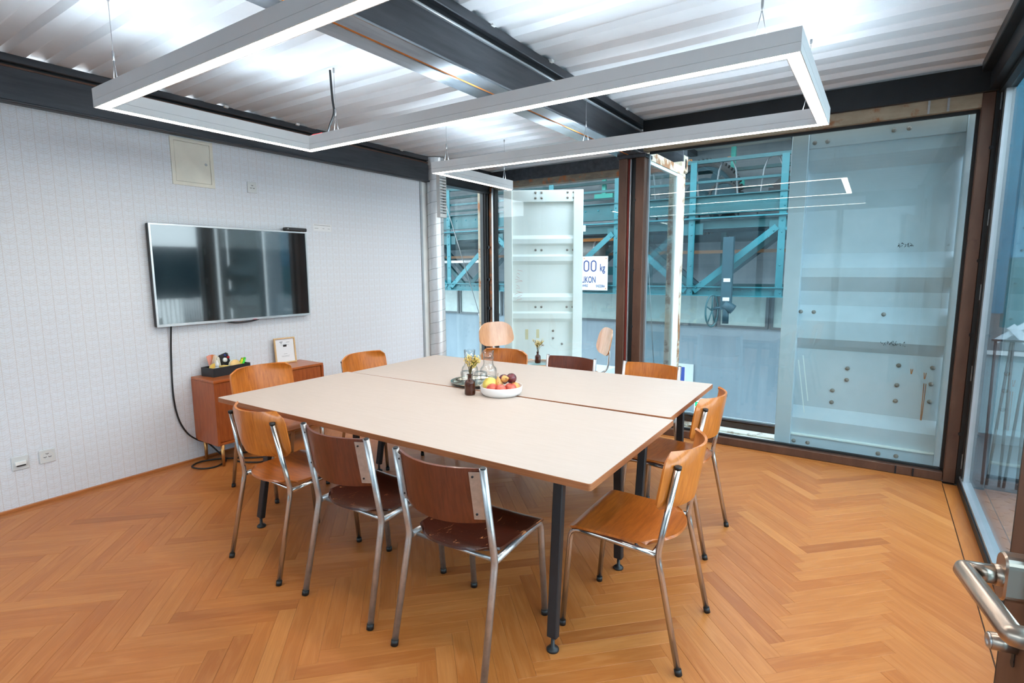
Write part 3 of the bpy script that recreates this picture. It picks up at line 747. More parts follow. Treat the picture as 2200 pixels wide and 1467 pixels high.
# ---------------------------------------------------------------- wall-mounted things on the wallpaper
tv = thing('television', 'wall-mounted television with dark reflecting screen and silver bezel', 'television', (XL, 2.405, 1.06))
TW, TH = 1.268, .738
MB().lim(.012, .052, -TW / 2, TW / 2, 0, TH, bev=.004).build('housing', M['dkplastic'], tv)
b = MB(); b.lim(.052, .060, -TW / 2, TW / 2, 0, .018).lim(.052, .060, -TW / 2, TW / 2, TH - .011, TH).lim(.052, .060, -TW / 2, -TW / 2 + .012, .018, TH - .011).lim(.052, .060, TW / 2 - .012, TW / 2, .018, TH - .011)
b.build('bezel', M['tvframe'], tv)
MB().lim(.052, .055, -TW / 2 + .012, TW / 2 - .012, .018, TH - .011).build('screen', M['screen'], tv)
MB().lathe([(0, -.004), (.014, -.004), (.016, 0), (0, .003)], (.055, .10, .004), 14, 0, Matrix(((1, 0, 0), (0, 1.6, 0), (0, 0, .6)))).build('logo_badge', M['red'], tv)
MB().tube(spline([(.05, -.12, .0), (.055, -.05, -.014), (.055, .06, -.012), (.05, .14, .0)]), .006, 8).build('sensor_bulge', M['dkplastic'], tv)
wc = thing('video_camera', 'black conference camera bar sitting on the television', 'camera', (XL + .045, 2.935, 1.798))
MB().lim(-.02, .03, -.105, .105, .003, .032, bev=.006).build('body', M['dkplastic'], wc)
lb = MB().cyl((.028, -.085, .02), (.033, -.085, .02), .004, 8).build('lens', M['white'], wc)
MB().lim(-.01, .02, -.05, .05, 0, .004).build('foot', M['rubber'], wc)
tc = thing('television_cable', 'black cable dropping from the television and coiled under the sideboard', 'cable', (0, 0, 0))
MB().tube(spline([(XL + .03, 1.875, 1.07), (XL + .012, 1.865, .85), (XL + .012, 1.855, .55), (XL + .015, 1.875, .36), (XL + .02, 1.925, .235), (XL + .03, 1.99, .165), (XL + .05, 2.06, .12), (XL + .09, 2.12, .03), (-4.10, 2.10, .009), (-4.02, 1.99, .008), (-4.06, 1.90, .008), (-4.17, 1.88, .008), (-4.22, 1.97, .008), (-4.15, 2.10, .008), (-4.0, 2.22, .008), (-3.86, 2.32, .010), (-3.83, 2.22, .008), (-3.97, 2.12, .016), (-4.12, 2.2, .016), (-4.1, 2.34, .010), (-3.9, 2.42, .008), (-3.75, 2.33, .008), (-3.74, 2.22, .008)], 8), .006, 8).build('cord', M['cable'], tc)
MB().cyl((-3.74, 2.22, .008), (-3.735, 2.18, .008), .008, 8).build('plug', M['cable'], tc)
ap = thing('access_panel', 'cream metal access hatch high on the wallpaper wall', 'hatch', (XL, 2.135, 2.262))
f = MB(); f.lim(0, .010, -.152, .152, .145, .17).lim(0, .010, -.152, .152, -.17, -.145).lim(0, .010, -.152, -.128, -.145, .145).lim(0, .010, .128, .152, -.145, .145)
f.build('frame', M['cream'], ap)
dr = MB().lim(0, .008, -.1265, .1265, -.1435, .1435, bev=.002).build('door', M['cream'], ap)
MB().lathe([(.010, 0), (.010, .003), (.006, .004), (.005, .002), (0, .002)], (.008, .095, 0), 12, 0, Matrix(((0, 0, 1), (1, 0, 0), (0, 1, 0)))).build('lock', M['zinc'], dr)
def socket(y, z, label, kind):
    s = thing('power_socket' if kind == 'power' else 'network_socket', label, 'socket', (XL, y, z))
    pl = MB().lim(0, .009, -.041, .041, -.043, .043, bev=.003).build('plate', M['signw'], s)
    if kind == 'power':
        ring = MB().lathe([(.030, .009), (.029, .0095), (.028, .0085), (0, .0085)], (0, 0, 0), 20, 0, Matrix(((0, 0, 1), (1, 0, 0), (0, 1, 0)))); ring.build('insert', M['cream'], s)
        hb = MB()
        for k in range(3):
            a = k * 2 * PI / 3 + PI / 2
            for dy, dz in ((.0, .0), (.009, .004), (-.009, .004)):
                hb.cyl((.0086, .014 * math.cos(a) + dy * .6, .014 * math.sin(a) + dz * .6), (.0096, .014 * math.cos(a) + dy * .6, .014 * math.sin(a) + dz * .6), .0026, 8)
        hb.build('pin_holes', M['rubber'], s)
    else:
        MB().lim(.009, .020, -.027, .027, -.012, .012, bev=.002).build('module', M['white'], s)
        MB().lim(.009, .021, -.020, .022, -.018, -.010).build('port', M['rubber'], s)
    return s
socket(.958, .292, 'white network socket low on the wallpaper, left of a power socket', 'net')
socket(1.09, .297, 'white power socket low on the wallpaper, right of the network socket', 'power')
socket(2.59, 2.137, 'white power socket high on the wallpaper, right of the access hatch', 'power')
wp = thing('wall_notice', 'small white paper label on the wallpaper right of the television', 'label', (XL, 3.257, 1.853))
MB().lim(.0006, .0016, -.10, .10, -.032, .032).build('sheet', M['paper'], wp)
g = MB()
for z, a, b_ in ((.02, -.09, .09), (-.008, -.085, -.045), (-.008, .0, .02), (-.008, .06, .08)): g.lim(.0016, .002, a, b_, z - .0015, z + .0015)
g.build('print_lines', M['grey_ink'], wp)

# ---------------------------------------------------------------- sideboard and what stands on it
sb = thing('sideboard', 'teak sideboard with brass-tipped legs against the wallpaper wall', 'sideboard', (-4.145, 2.465, 0))
SBX, SBY, Z0, Z1 = .165, .475, .165, .66
MB().lim(-SBX, SBX, -SBY, SBY, Z1 - .02, Z1, bev=.003).build('top', M['teak'], sb)
for sg in (-1, 1): MB().lim(-SBX, SBX, *sorted((sg * SBY, sg * (SBY - .02))), Z0, Z1 - .02).build('side_panel', M['teak_v'], sb)
MB().lim(-SBX, SBX - .006, -SBY + .02, SBY - .02, Z0, Z0 + .02).build('bottom_panel', M['teak'], sb)
MB().lim(-SBX, -SBX + .01, -SBY + .02, SBY - .02, Z0 + .02, Z1 - .02).build('back_panel', M['teak_v'], sb)
for a, b_ in ((-SBY + .022, -.0015), (.0015, SBY - .022)):
    d = MB().lim(SBX - .030, SBX - .010, a, b_, Z0 + .022, Z1 - .022, bev=.002).build('door', M['teak_v'], sb)
    yk = b_ - .03 if a < -.1 else a + .03
    MB().lathe([(0, .012), (.006, .011), (.007, .006), (.004, 0)], (SBX - .010, yk, .42), 10, 0, Matrix(((0, 0, 1), (1, 0, 0), (0, 1, 0)))).build('knob', M['brass'], d)
for x in (-.105, .145):
    for sg in (-1, 1):
        MB().tube([(x, sg * (SBY - .04), 0), (x, sg * (SBY - .04), Z0)], [.010, .0145], 12).build('leg', M['brass'], sb)
# organiser tray
OA = .12; ox, oy, oz = -4.212, 2.215, .66
oc, os_ = math.cos(OA), math.sin(OA)
def og(u, v): return (ox + u * oc - v * os_, oy + u * os_ + v * oc)     # u across (x), v along (y)
org = thing('desk_organizer', 'black open box of moderation supplies on the sideboard', 'box', (ox, oy, oz), OA)
g = MB(); a, b_, hh = .074, .158, .068
g.lim(-a, a, -b_, b_, 0, .003).lim(-a, -a + .004, -b_, b_, .003, hh).lim(a - .004, a, -b_, b_, .003, hh).lim(-a + .004, a - .004, -b_, -b_ + .004, .003, hh).lim(-a + .004, a - .004, b_ - .004, b_, .003, hh)
g.build('case', M['dkplastic'], org)
def mini(nm, lab, cat, u, v, z, rot=0.0, group=None): return thing(nm, lab, cat, (*og(u, v), oz + z), OA + rot, group)
def pl_(n, c, r=.5): return plain(n, c, r, var=.03)
cards = [('card_white', S(240, 226, 206)), ('card_orange', S(222, 132, 74)), ('card_salmon', S(224, 120, 100)), ('card_rose', S(226, 150, 132))]
for k, (n_, c) in enumerate(cards):
    t = mini('moderation_card', ['cream strip card leaning out at the left of the black box', 'orange strip card standing in the black box', 'salmon strip card standing in the black box', 'rose strip card, rightmost of the fan in the black box'][k], 'card', -.045, -.108 + .010 * k, .004, 0, 'strip cards in the black box')
    M3 = Matrix.Rotation(-.38 + .2 * k, 3, 'X')
    MB().box(M3 @ Vector((0, 0, .078)), (.003, .034, .15), M3).build('sheet', pl_(n_, c, .7), t)
def disc(nm, lab, u, v, r, cols, group, tilt, z=.004, th=.004):
    for k, (nn, c) in enumerate(cols):
        t = mini(nm, lab[k], 'card', u + k * (th + .0012), v, z, 0, group)
        Mx = Matrix.Rotation(PI / 2 + tilt, 3, 'Y') @ Matrix.Identity(3)
        MB().lathe([(0, -th / 2), (r, -th / 2), (r, th / 2), (0, th / 2)], (0, 0, r + .001), 28, 0, Mx).build('sheet', pl_(nn, c, .7), t)
disc('round_card', ['yellow round card behind the glue bottle', 'pale green round card behind the glue bottle', 'red rimmed round card behind the glue bottle'], -.005, -.095, .044, [('rc_yellow', S(238, 206, 96)), ('rc_green', S(206, 222, 140)), ('rc_amber', S(236, 190, 90))], 'round cards at the left of the black box', -.12)
disc('oval_card', ['white oval card, rearmost of the stack at the front of the black box', 'pale yellow oval card in the stack in the black box', 'pale blue oval card in the stack in the black box', 'apricot oval card, foremost in the stack in the black box'], .030, .045, .046, [('oc_white', S(238, 236, 226)), ('oc_yellow', S(232, 228, 150)), ('oc_blue', S(196, 216, 216)), ('oc_apricot', S(236, 196, 130))], 'oval cards at the front of the black box', -.10, .012)
gb = mini('glue_bottle', 'small white bottle with blue label in the black box', 'bottle', .034, -.098, .004)
MB().lathe([(0, 0), (.021, 0), (.022, .003), (.022, .050), (.019, .058), (.010, .062), (.010, .066), (.014, .067), (.013, .090), (.006, .105), (.004, .118), (0, .118)], n=18).build('bottle', M['white'], gb)
MB().lathe([(.0224, .030), (.0226, .031), (.0226, .053), (.0224, .054)], n=18).build('label', plain('pale_blue_label', S(150, 186, 214), .5), gb)
st = mini('tape_dispenser', 'black and white tape dispenser standing in the black box', 'dispenser', -.020, .005, .022)
MB().box((0, 0, .070), (.030, .085, .13), Matrix.Rotation(.25, 3, 'X'), 0, .012).build('body', M['dkplastic'], st)
MB().box((-.004, -.048, .060), (.030, .022, .11), Matrix.Rotation(.1, 3, 'X'), 0, .009).build('shell', M['cream'], st)
MB().lathe([(0, -.006), (.017, -.006), (.017, .006), (0, .006)], (.020, -.012, .086), 18, 0, Matrix(((0, 0, 1), (1, 0, 0), (0, 1, 0)))).build('roll', M['white'], st)
ps = mini('push_pin', 'red push pin on the tape dispenser', 'pin', .003, .020, .118, 0, 'push pins on the dispenser'); MB().lathe([(0, 0), (.009, .001), (.011, .008), (.008, .016), (0, .018)], n=14).build('head', M['red'], ps)
ps2 = mini('push_pin', 'blue push pin on the tape dispenser', 'pin', -.012, .0, .137, 0, 'push pins on the dispenser'); MB().lathe([(0, 0), (.008, .001), (.010, .006), (.007, .012), (0, .013)], n=14).build('head', M['blue'], ps2)
for k, (n_, c, lb_) in enumerate((('hl_yellow', S(230, 230, 60), 'yellow highlighter leaning in the black box'), ('hl_green', S(70, 220, 70), 'green highlighter leaning in the black box'))):
    t = mini('highlighter', lb_, 'marker', .0, .098 + .022 * k, .004, 0, 'highlighters in the black box')
    Mx = Matrix.Rotation(-.45, 3, 'X')
    MB().box(Mx @ Vector((0, 0, .05)), (.022, .018, .095), Mx, 0, .004).build('barrel', pl_(n_, c, .35), t)
    MB().box(Mx @ Vector((0, 0, .104)), (.019, .015, .012), Mx, 0, .003).build('cap', pl_(n_ + '_cap', tuple(v * .8 for v in c[:3]) + (1,), .35), t)
sn = mini('sticky_pad', 'flat yellow sticky pad lying in the front of the black box', 'sticky notes', .030, -.045, .062, .1); MB().lim(-.03, .03, -.028, .028, 0, .008).build('pad', pl_('pad_yellow', S(240, 208, 120), .7), sn)
# picture frame
pf = thing('picture_frame', 'small wooden frame with a printed sheet standing on the sideboard', 'frame', (-4.245, 2.76, .66), -.12)
Mx = Matrix.Rotation(-.10, 3, 'Y'); g = MB(); W_, H_ = .094, .222
for c, d in (((0, 0, .006), (.016, .188, .012)), ((0, 0, H_ - .006), (.016, .188, .012)), ((0, -W_ + .006, H_ / 2), (.016, .012, H_ - .024)), ((0, W_ - .006, H_ / 2), (.016, .012, H_ - .024))):
    g.box(Mx @ Vector(c), d, Mx, 0, .002)
g.build('frame', M['frame_wood'], pf)
MB().box(Mx @ Vector((-.003, 0, H_ / 2)), (.004, .166, H_ - .024), Mx).build('sheet', M['paper'], pf)
g = MB()
for y, z, wd, hh in ((-.03, .186, .028, .005), (-.03, .179, .018, .004), (-.03, .170, .008, .004), (.03, .180, .030, .003), (0, .158, .075, .0016), (0, .080, .030, .002), (0, .064, .075, .0014), (0, .056, .065, .0014)):
    g.box(Mx @ Vector((-.0005, y, z)), (.0012, wd, hh), Mx)
g.build('print_lines', M['grey_ink'], pf)
MB().box(Mx @ Vector((-.006, 0, H_ / 2)), (.003, .170, H_ - .02), Mx).bar((-.012, 0, .16), (-.052, 0, .002), .03, .003, (1, 0, 0)).build('easel_back', M['dkplastic'], pf)

# ---------------------------------------------------------------- things on the table
TZ = .74
TCX, TCY = -2.072, 2.672
tr = thing('serving_tray', 'round silver tray under the carafes on the table', 'tray', (-2.072, 2.672, TZ))
MB().lathe([(0, 0), (.125, 0), (.150, .010), (.168, .020), (.170, .022), (.168, .023), (.148, .013), (.124, .004), (0, .004)], n=56).build('dish', M['silver'], tr)
def glassware(nm, lab, cat, x, y, prof, group, water=None):
    t = thing(nm, lab, cat, (x, y, TZ + .0045), 0, group)
    MB().lathe(prof, n=32).build('vessel', M['glass'], t)
    return t
def carafe(lab, x, y):
    o = [(0, 0), (.048, 0), (.052, .006), (.053, .080), (.050, .095), (.036, .112), (.031, .128), (.033, .150), (.036, .160), (.0335, .160), (.0305, .150), (.0285, .128), (.0335, .110), (.0475, .093), (.0505, .080), (.0495, .008), (0, .008)]
    t = glassware('carafe', lab, 'carafe', x, y, o, 'glass carafes on the tray')
    return t
carafe('glass carafe on the silver tray, right one with a tumbler upside down on its neck', TCX + .055, TCY + .045)
carafe('glass carafe on the silver tray, left one behind the yellow flowers', TCX - .063, TCY + .005)
TUM = [(.033, 0), (.036, .001), (.041, .078), (.040, .086), (.034, .090), (0, .090), (0, .083), (.033, .083), (.0375, .077), (.033, .001)]
def tumbler(lab, x, y, z=0.0, s=1.0):
    t = glassware('tumbler', lab, 'glass', x, y, [(r * s, zz) for r, zz in TUM], 'tumblers on the tray'); t.location.z += z; return t
CUP = [(0, .0), (.030, .0), (.033, .003), (.0365, .048), (.0345, .048), (.031, .006), (0, .004)]
for lab, x, y in (('tumbler set as a lid on the right carafe', TCX + .055, TCY + .045), ('tumbler set as a lid on the left carafe', TCX - .063, TCY + .005)):
    t = thing('tumbler', lab, 'glass', (x, y, TZ + .0045 + .1605), 0, 'tumblers on the carafes'); MB().lathe(CUP, n=28).build('vessel', M['glass'], t)
tumbler('upturned tumbler on the tray directly behind the brown bottle', TCX - .016, TCY - .082)
tumbler('upturned tumbler on the tray beside the fruit bowl', TCX + .068, TCY - .054)
def vase(lab, x, y, z, seed, spread, tall, cat='vase'):
    t = thing('bottle_vase', lab, cat, (x, y, z)); q = random.Random(seed)
    MB().lathe([(0, 0), (.028, 0), (.031, .003), (.0315, .006), (.0315, .068), (.028, .080), (.016, .089), (.0125, .094), (.0115, .114), (.0165, .117), (.0165, .121), (.009, .121), (.009, .095), (0, .09)], n=28).build('bottle', M['amber'], t)
    st_ = MB(); pe = MB(); lf = MB(); pk = MB()
    for k in range(16):
        a = q.uniform(0, 2 * PI); rad = q.uniform(.015, spread); h = q.uniform(.5, 1.0) * tall
        tip = Vector((rad * math.cos(a), rad * math.sin(a), .12 + h)); mid = Vector((tip.x * .35, tip.y * .35, .12 + h * .55))
        st_.tube(spline([(q.uniform(-.005, .005), q.uniform(-.005, .005), .10), mid, tip], 4), [.0012] * 9, 5)
        for j in range(9):
            p = mid.lerp(tip, q.uniform(.35, 1.05)) + Vector((q.uniform(-1, 1), q.uniform(-1, 1), q.uniform(-.6, .8))) * .012
            st_.tube([mid.lerp(tip, .5 + j * .06), p], .0006, 4)
            dd = Vector((q.uniform(-1, 1), q.uniform(-1, 1), q.uniform(-.2, 1))).normalized()
            for b2 in range(4):
                e = (dd + Vector((q.uniform(-.9, .9), q.uniform(-.9, .9), q.uniform(-.9, .9)))).normalized(); s2 = e.cross(Vector((.3, .2, .9))).normalized()
                L = q.uniform(.009, .016); (pk if k in (5,) and j > 3 else pe).add([p, p + e * L * .5 + s2 * L * .28, p + e * L, p + e * L * .5 - s2 * L * .28], [(0, 1, 2, 3)])
        if k % 3 == 0:
            e = (tip - mid).normalized(); s2 = e.cross(Vector((0, 0, 1))).normalized(); p = mid.lerp(tip, .3); L = .032
            e = (e + s2 * q.uniform(-.6, .6)).normalized(); s2 = e.cross(Vector((0.2, .4, .8))).normalized()
            lf.add([p, p + e * L * .4 + s2 * L * .22, p + e * L, p + e * L * .4 - s2 * L * .22], [(0, 1, 2, 3)])
    st_.build('stems', M['stem'], t); pe.build('blossoms', M['petal'], t, kind='stuff'); lf.build('leaves', M['leaf'], t)
    if pk.v: pk.build('pink_blossoms', M['petal2'], t)
    return t
vase('brown glass bottle with dried yellow flowers on the meeting table', -1.925, 2.412, TZ, 3, .062, .115)

fb = thing('fruit_bowl', 'white shallow bowl full of fruit on the meeting table', 'bowl', (-1.775, 2.515, TZ))
MB().lathe([(0, 0), (.095, 0), (.110, .006), (.120, .020), (.1235, .052), (.1225, .055), (.120, .053), (.1165, .022), (.107, .010), (0, .007)], n=48).build('bowl', M['bowl'], fb)
def fruit_mat(nm, a, b_, sc_=5.0, rough=.3, c3=None):
    q = NT(nm); f_ = q.noise(q.coord('Object'), sc_ * 6, 4); col = q.ramp(f_, (.35, a), (.62, b_))
    if c3: col = q.mix(q.ramp(q.noise(q.coord('Object'), 60, 4), (.6, (0, 0, 0)), (.68, (1, 1, 1))), col, c3)
    return q.bsdf(col, rough, 0, None, .2)
FM = dict(apple=fruit_mat('apple_skin', S(176, 46, 44), S(208, 98, 74)), plum=fruit_mat('plum_skin', S(70, 20, 34), S(112, 40, 50), 4, .25), lemon=fruit_mat('yellow_pear_skin', S(222, 196, 84), S(234, 212, 110), 3, .4),
          pear=fruit_mat('pear_skin', S(206, 150, 76), S(222, 174, 100), 3, .4, S(130, 86, 40)), peach=fruit_mat('nectarine_skin', S(226, 132, 84), S(232, 172, 96), 4, .45))
def fruit(nm, lab, mat, ang, rad, z, r, shape='round', tilt=(0, 0), group='fruit in the white bowl', stem=True):
    x, y = -1.775 + rad * math.cos(ang), 2.515 + rad * math.sin(ang)
    t = thing(nm, lab, nm, (x, y, TZ + z), 0, group)
    pr = []
    for k in range(15):
        th = PI * k / 14; rr = math.sin(th) * r; zz = -math.cos(th) * r
        if shape == 'apple': zz = zz * .9 - (.22 * r * math.exp(-(rr / (.35 * r)) ** 2)) * (1 if zz > 0 else -.7)
        if shape == 'pear':
            u = k / 14; rr = r * math.sin(PI * min(1, u * 1.02)) ** .8 * (1 - .62 * max(0, (u - .35) / .65) ** .9); zz = -r + u * r * 2.9
        if shape == 'lemon': zz *= 1.12
        pr.append((max(rr, 0.0002), zz))
    Mx = Matrix.Rotation(tilt[0], 3, 'X') @ Matrix.Rotation(tilt[1], 3, 'Y')
    MB().lathe(pr, (0, 0, 0), 22, 0, Mx).build('flesh', FM[mat], t)
    if stem:
        ztop = pr[-1][1]
        MB().tube([Mx @ Vector((0, 0, ztop - .003)), Mx @ Vector((.003, 0, ztop + .007)), Mx @ Vector((.008, 0, ztop + .014))], [.0014, .0013, .0018], 6).build('stalk', M['stem'], t)
    return t
A_ = -1.0    # direction from the bowl towards the camera
fruit('apple', 'red apple at the front left of the bowl, under the yellow pear', 'apple', A_ - .75, .075, .045, .034, 'apple', (.3, -.3), stem=False)
fruit('apple', 'red apple at the front of the bowl, between the other two front apples', 'apple', A_ + .0, .072, .043, .034, 'apple', (.2, .2), stem=False)
fruit('apple', 'red apple with a stalk at the front right of the bowl', 'apple', A_ + .85, .074, .046, .035, 'apple', (-.1, .1))
fruit('pear', 'plump yellow pear at the left of the bowl', 'lemon', A_ - 1.75, .066, .056, .042, 'lemon', (.2, 1.2), stem=False)
fruit('pear', 'slim pear standing with its stalk up in the bowl', 'pear', A_ - 1.2, .012, .060, .027, 'pear', (.05, -.2))
fruit('pear', 'spotted brown pear lying across the top of the fruit', 'pear', A_ + 1.2, .020, .092, .023, 'pear', (.7, 1.25))
fruit('plum', 'dark plum at the back of the bowl, left of the other plum', 'plum', A_ + 2.9, .055, .078, .030, 'round', (.2, .4), stem=False)
fruit('plum', 'dark striped plum on top of the fruit at the right', 'plum', A_ + 1.9, .062, .090, .031, 'round', (-.2, .2), stem=False)
fruit('nectarine', 'orange nectarine at the right rim of the bowl', 'peach', A_ + 1.55, .080, .042, .030, 'round', (0, 0), stem=False)
# ---------------------------------------------------------------- duct in the corner
du = thing('ventilation_duct', 'galvanised spiral duct rising in the corner beside the wallpaper wall', 'duct', (-4.27, 4.765, 0))
pr = [(.0935, 0)]; 
MB().lathe([(.0935, 0), (.0935, 2.69)], n=40).build('pipe', M['galv'], du)
sp_ = []
for k in range(0, 24 * 21 + 1):
    a = 2 * PI * k / 24; sp_.append((.0945 * math.cos(a), .0945 * math.sin(a), .01 + 2.60 * k / (24 * 21)))
MB().tube(sp_, .0022, 5, 0, False).build('spiral_seam', steel('duct_seam', S(140, 146, 150), S(166, 170, 174), .35, .8, 6.0), du)
MB().lathe([(.0945, 2.62), (.105, 2.63), (.105, 2.66), (.115, 2.70), (.115, 2.706)], n=40).build('collar', M['galv'], du)
gr = MB(); gr.lim(.060, .1245, -.055, -.052, 2.05, 2.60).lim(.060, .1245, .052, .055, 2.05, 2.60).lim(.06, .1245, -.052, .052, 2.05, 2.09).lim(.06, .1245, -.052, .052, 2.56, 2.60)
gb_ = gr.build('grille_box', M['white'], du)
for k in range(14): MB().lim(.082, .1235, -.052, .052, 2.105 + k * .032, 2.117 + k * .032).build('grille_slat', M['white'], gb_)
MB().lim(.070, .080, -.052, .052, 2.09, 2.56).build('grille_back', M['rubber'], gb_)

# ---------------------------------------------------------------- lounge corner in the niche
def lounge(label, loc, rot):
    t = thing('lounge_chair', label, 'chair', loc, rot, 'lounge chairs in the niche')
    def bk(u, v):
        a, b_ = 2 * u - 1, 2 * v - 1
        k = math.sqrt(1 - .36 * b_ ** 4) * (1 - .06 * b_); j = math.sqrt(1 - .40 * a ** 4)
        x, z = a * k * .232, b_ * j * .142
        return (x, -.235 - z * .22 + .30 * x * x * 1.4 + .0, .70 + z)
    MB().shell(bk, 18, 12, .011).build('backrest', M['lounge'], t)
    def st(u, v):
        a, b_ = 2 * u - 1, 2 * v - 1
        k = math.sqrt(1 - .36 * b_ ** 4); j = math.sqrt(1 - .40 * a ** 4)
        x, y = a * k * .27, b_ * j * .26
        return (x, y + .06, .385 + .05 * (y / .25) + .28 * x * x - .02 * math.sin(max(0, (b_ - .4)) * 2.6) * 1.6)
    MB().shell(st, 18, 14, .011).build('seat', M['lounge'], t)
    MB().tube(spline([(0, .12, .368), (0, -.08, .340), (0, -.235, .385), (0, -.270, .52), (0, -.262, .66), (0, -.262, .74)], 6), .011, 10).build('spine', M['chrome'], t)
    MB().tube(bez([(-.22, .245, .006), (-.175, .215, .385), (.175, .215, .385), (.22, .245, .006)], .05), .0085, 10).build('leg', M['chrome'], t)
    MB().tube(bez([(-.215, -.20, .006), (-.165, -.145, .335), (.165, -.145, .335), (.215, -.20, .006)], .05), .0085, 10).build('leg', M['chrome'], t)
    for x, y in ((-.22, .245), (.22, .245), (-.215, -.20), (.215, -.20)): MB().lathe([(0, 0), (.014, 0), (.014, .006), (0, .008)], (x, y, 0), 12).build('foot', M['rubber'], t)
    for z in (.66, .73): MB().lathe([(.022, 0), (.022, .012), (0, .014)], (0, -.252 + (z - .70) * -.22, z), 14, 0, Matrix(((1, 0, 0), (0, 0, -1), (0, 1, 0)))).build('shock_mount', M['rubber'], t)
    return t
lc = lounge('low plywood lounge chair with chrome legs in the niche, left of the small round table', (-3.53, 5.10, 0), -1.99)
tree_ = dup(lc, (-2.53, 5.12, 0), 2.28, 'low plywood lounge chair in the niche, beside the middle post, seen from its side')
so = thing('side_table', 'small round side table in the niche between two lounge chairs', 'table', (-2.99, 4.96, 0))
MB().lathe([(0, .425), (.190, .425), (.20, .432), (.20, .458), (.193, .460), (.190, .452), (0, .452)], n=40).build('top', M['lounge'], so)
MB().lathe([(0, .4525), (.189, .4525), (.189, .4555), (0, .4555)], n=40).build('glass_inlay', plain('grey_green_top', S(120, 146, 144), .12), so)
for k in range(3):
    a = k * 2 * PI / 3 + .4; MB().tube([(.19 * math.cos(a), .19 * math.sin(a), 0), (.13 * math.cos(a), .13 * math.sin(a), .43)], [.010, .014], 10).build('leg', M['lounge'], so)
vase('brown glass bottle with white-green sprigs on the small round table in the niche', -3.00, 4.94, .456, 11, .075, .13)

# ---------------------------------------------------------------- door leaf swung open close to the camera
d1 = struct('door_1')
DA = math.radians(11.5); dl = Vector((math.sin(DA), -math.cos(DA), 0)); dn = Vector((-math.cos(DA), -math.sin(DA), 0))
DP = Vector((.189, .932, 0)) - dl * .052        # free edge, face towards the room
def dpt(a, n_, z): return DP + dl * a + dn * n_ + Vector((0, 0, z))
DM = Matrix((dl, dn, Vector((0, 0, 1)))).transposed()
def dbox(par, nm, mat, a0, a1, n0, n1, z0, z1, bev=0.0):
    c = dpt((a0 + a1) / 2, (n0 + n1) / 2, (z0 + z1) / 2); return MB().box(c, (a1 - a0, n1 - n0, z1 - z0), DM, 0, bev).build(nm, M[mat], par)
dbox(d1, 'stile', 'brown', .004, .085, -.055, 0, .012, 2.12, .003); dbox(d1, 'stile', 'brown', .82, .90, -.055, 0, .012, 2.12, .003)
dbox(d1, 'rail', 'brown', .085, .82, -.055, 0, .012, .10, .003); dbox(d1, 'rail', 'brown', .085, .82, -.055, 0, 2.04, 2.12, .003)
dbox(d1, 'gasket', 'rubber', -.006, .004, -.050, -.004, .012, 2.12); dbox(d1, 'glass_pane', 'pane', .085, .82, -.032, -.024, .10, 2.04)
dbox(d1, 'jamb', 'brown', .905, .965, -.07, .01, 0, 2.56)
SPA, SPZ = .052, 1.05
rose = MB(); n_ = 24; prof_ = []
for k in range(n_):
    a = 2 * PI * k / n_; prof_.append((.016 * math.cos(a), (.017 if math.sin(a) >= 0 else -.017) + .0165 * math.sin(a)))
vs0 = [dpt(SPA + x, 0, SPZ + z) for x, z in prof_]; vs1 = [dpt(SPA + x, .024, SPZ + z) for x, z in prof_]; vs2 = [dpt(SPA + x * .88, .0265, SPZ + z * .93) for x, z in prof_]
rose.add(vs0 + vs1, [(k, (k + 1) % n_, n_ + (k + 1) % n_, n_ + k) for k in range(n_)], 0, False)
rose.add(vs1 + vs2, [(k, (k + 1) % n_, n_ + (k + 1) % n_, n_ + k) for k in range(n_)], 0, True); rose.add(vs2, [tuple(range(n_))]); rose.build('handle_rose', M['handle'], d1)
hd = MB(); hd.tube([dpt(SPA, .020, SPZ), dpt(SPA, .034, SPZ)], .0142, 20); hd.tube(bez([dpt(SPA, .030, SPZ), dpt(SPA, .066, SPZ), dpt(SPA + .147, .066, SPZ), dpt(SPA + .147, .012, SPZ)], .004, 2), .0125, 24)
hd.build('lever_handle', M['handle'], d1)
lk = MB(); lk.tube([dpt(SPA - .004, 0, SPZ - .098), dpt(SPA - .004, .028, SPZ - .098)], .0115, 20); lk.build('lock_cylinder', M['handle'], d1)
MB().lathe([(.0105, .0282), (.0100, .0300), (.0055, .0302), (.005, .0292), (0, .0292)], dpt(SPA - .004, 0, SPZ - .098), 18, 0, Matrix((dl, Vector((0, 0, -1)), dn)).transposed()).build('lock_face', M['zinc'], d1)
MB().tube([dpt(SPA - .004, .0005, SPZ - .125), dpt(SPA - .004, .0012, SPZ - .125)], .0052, 12).box(dpt(SPA - .004, .0006, SPZ - .112), (.0075, .0012, .026), DM).build('keyhole', M['rubber'], d1)

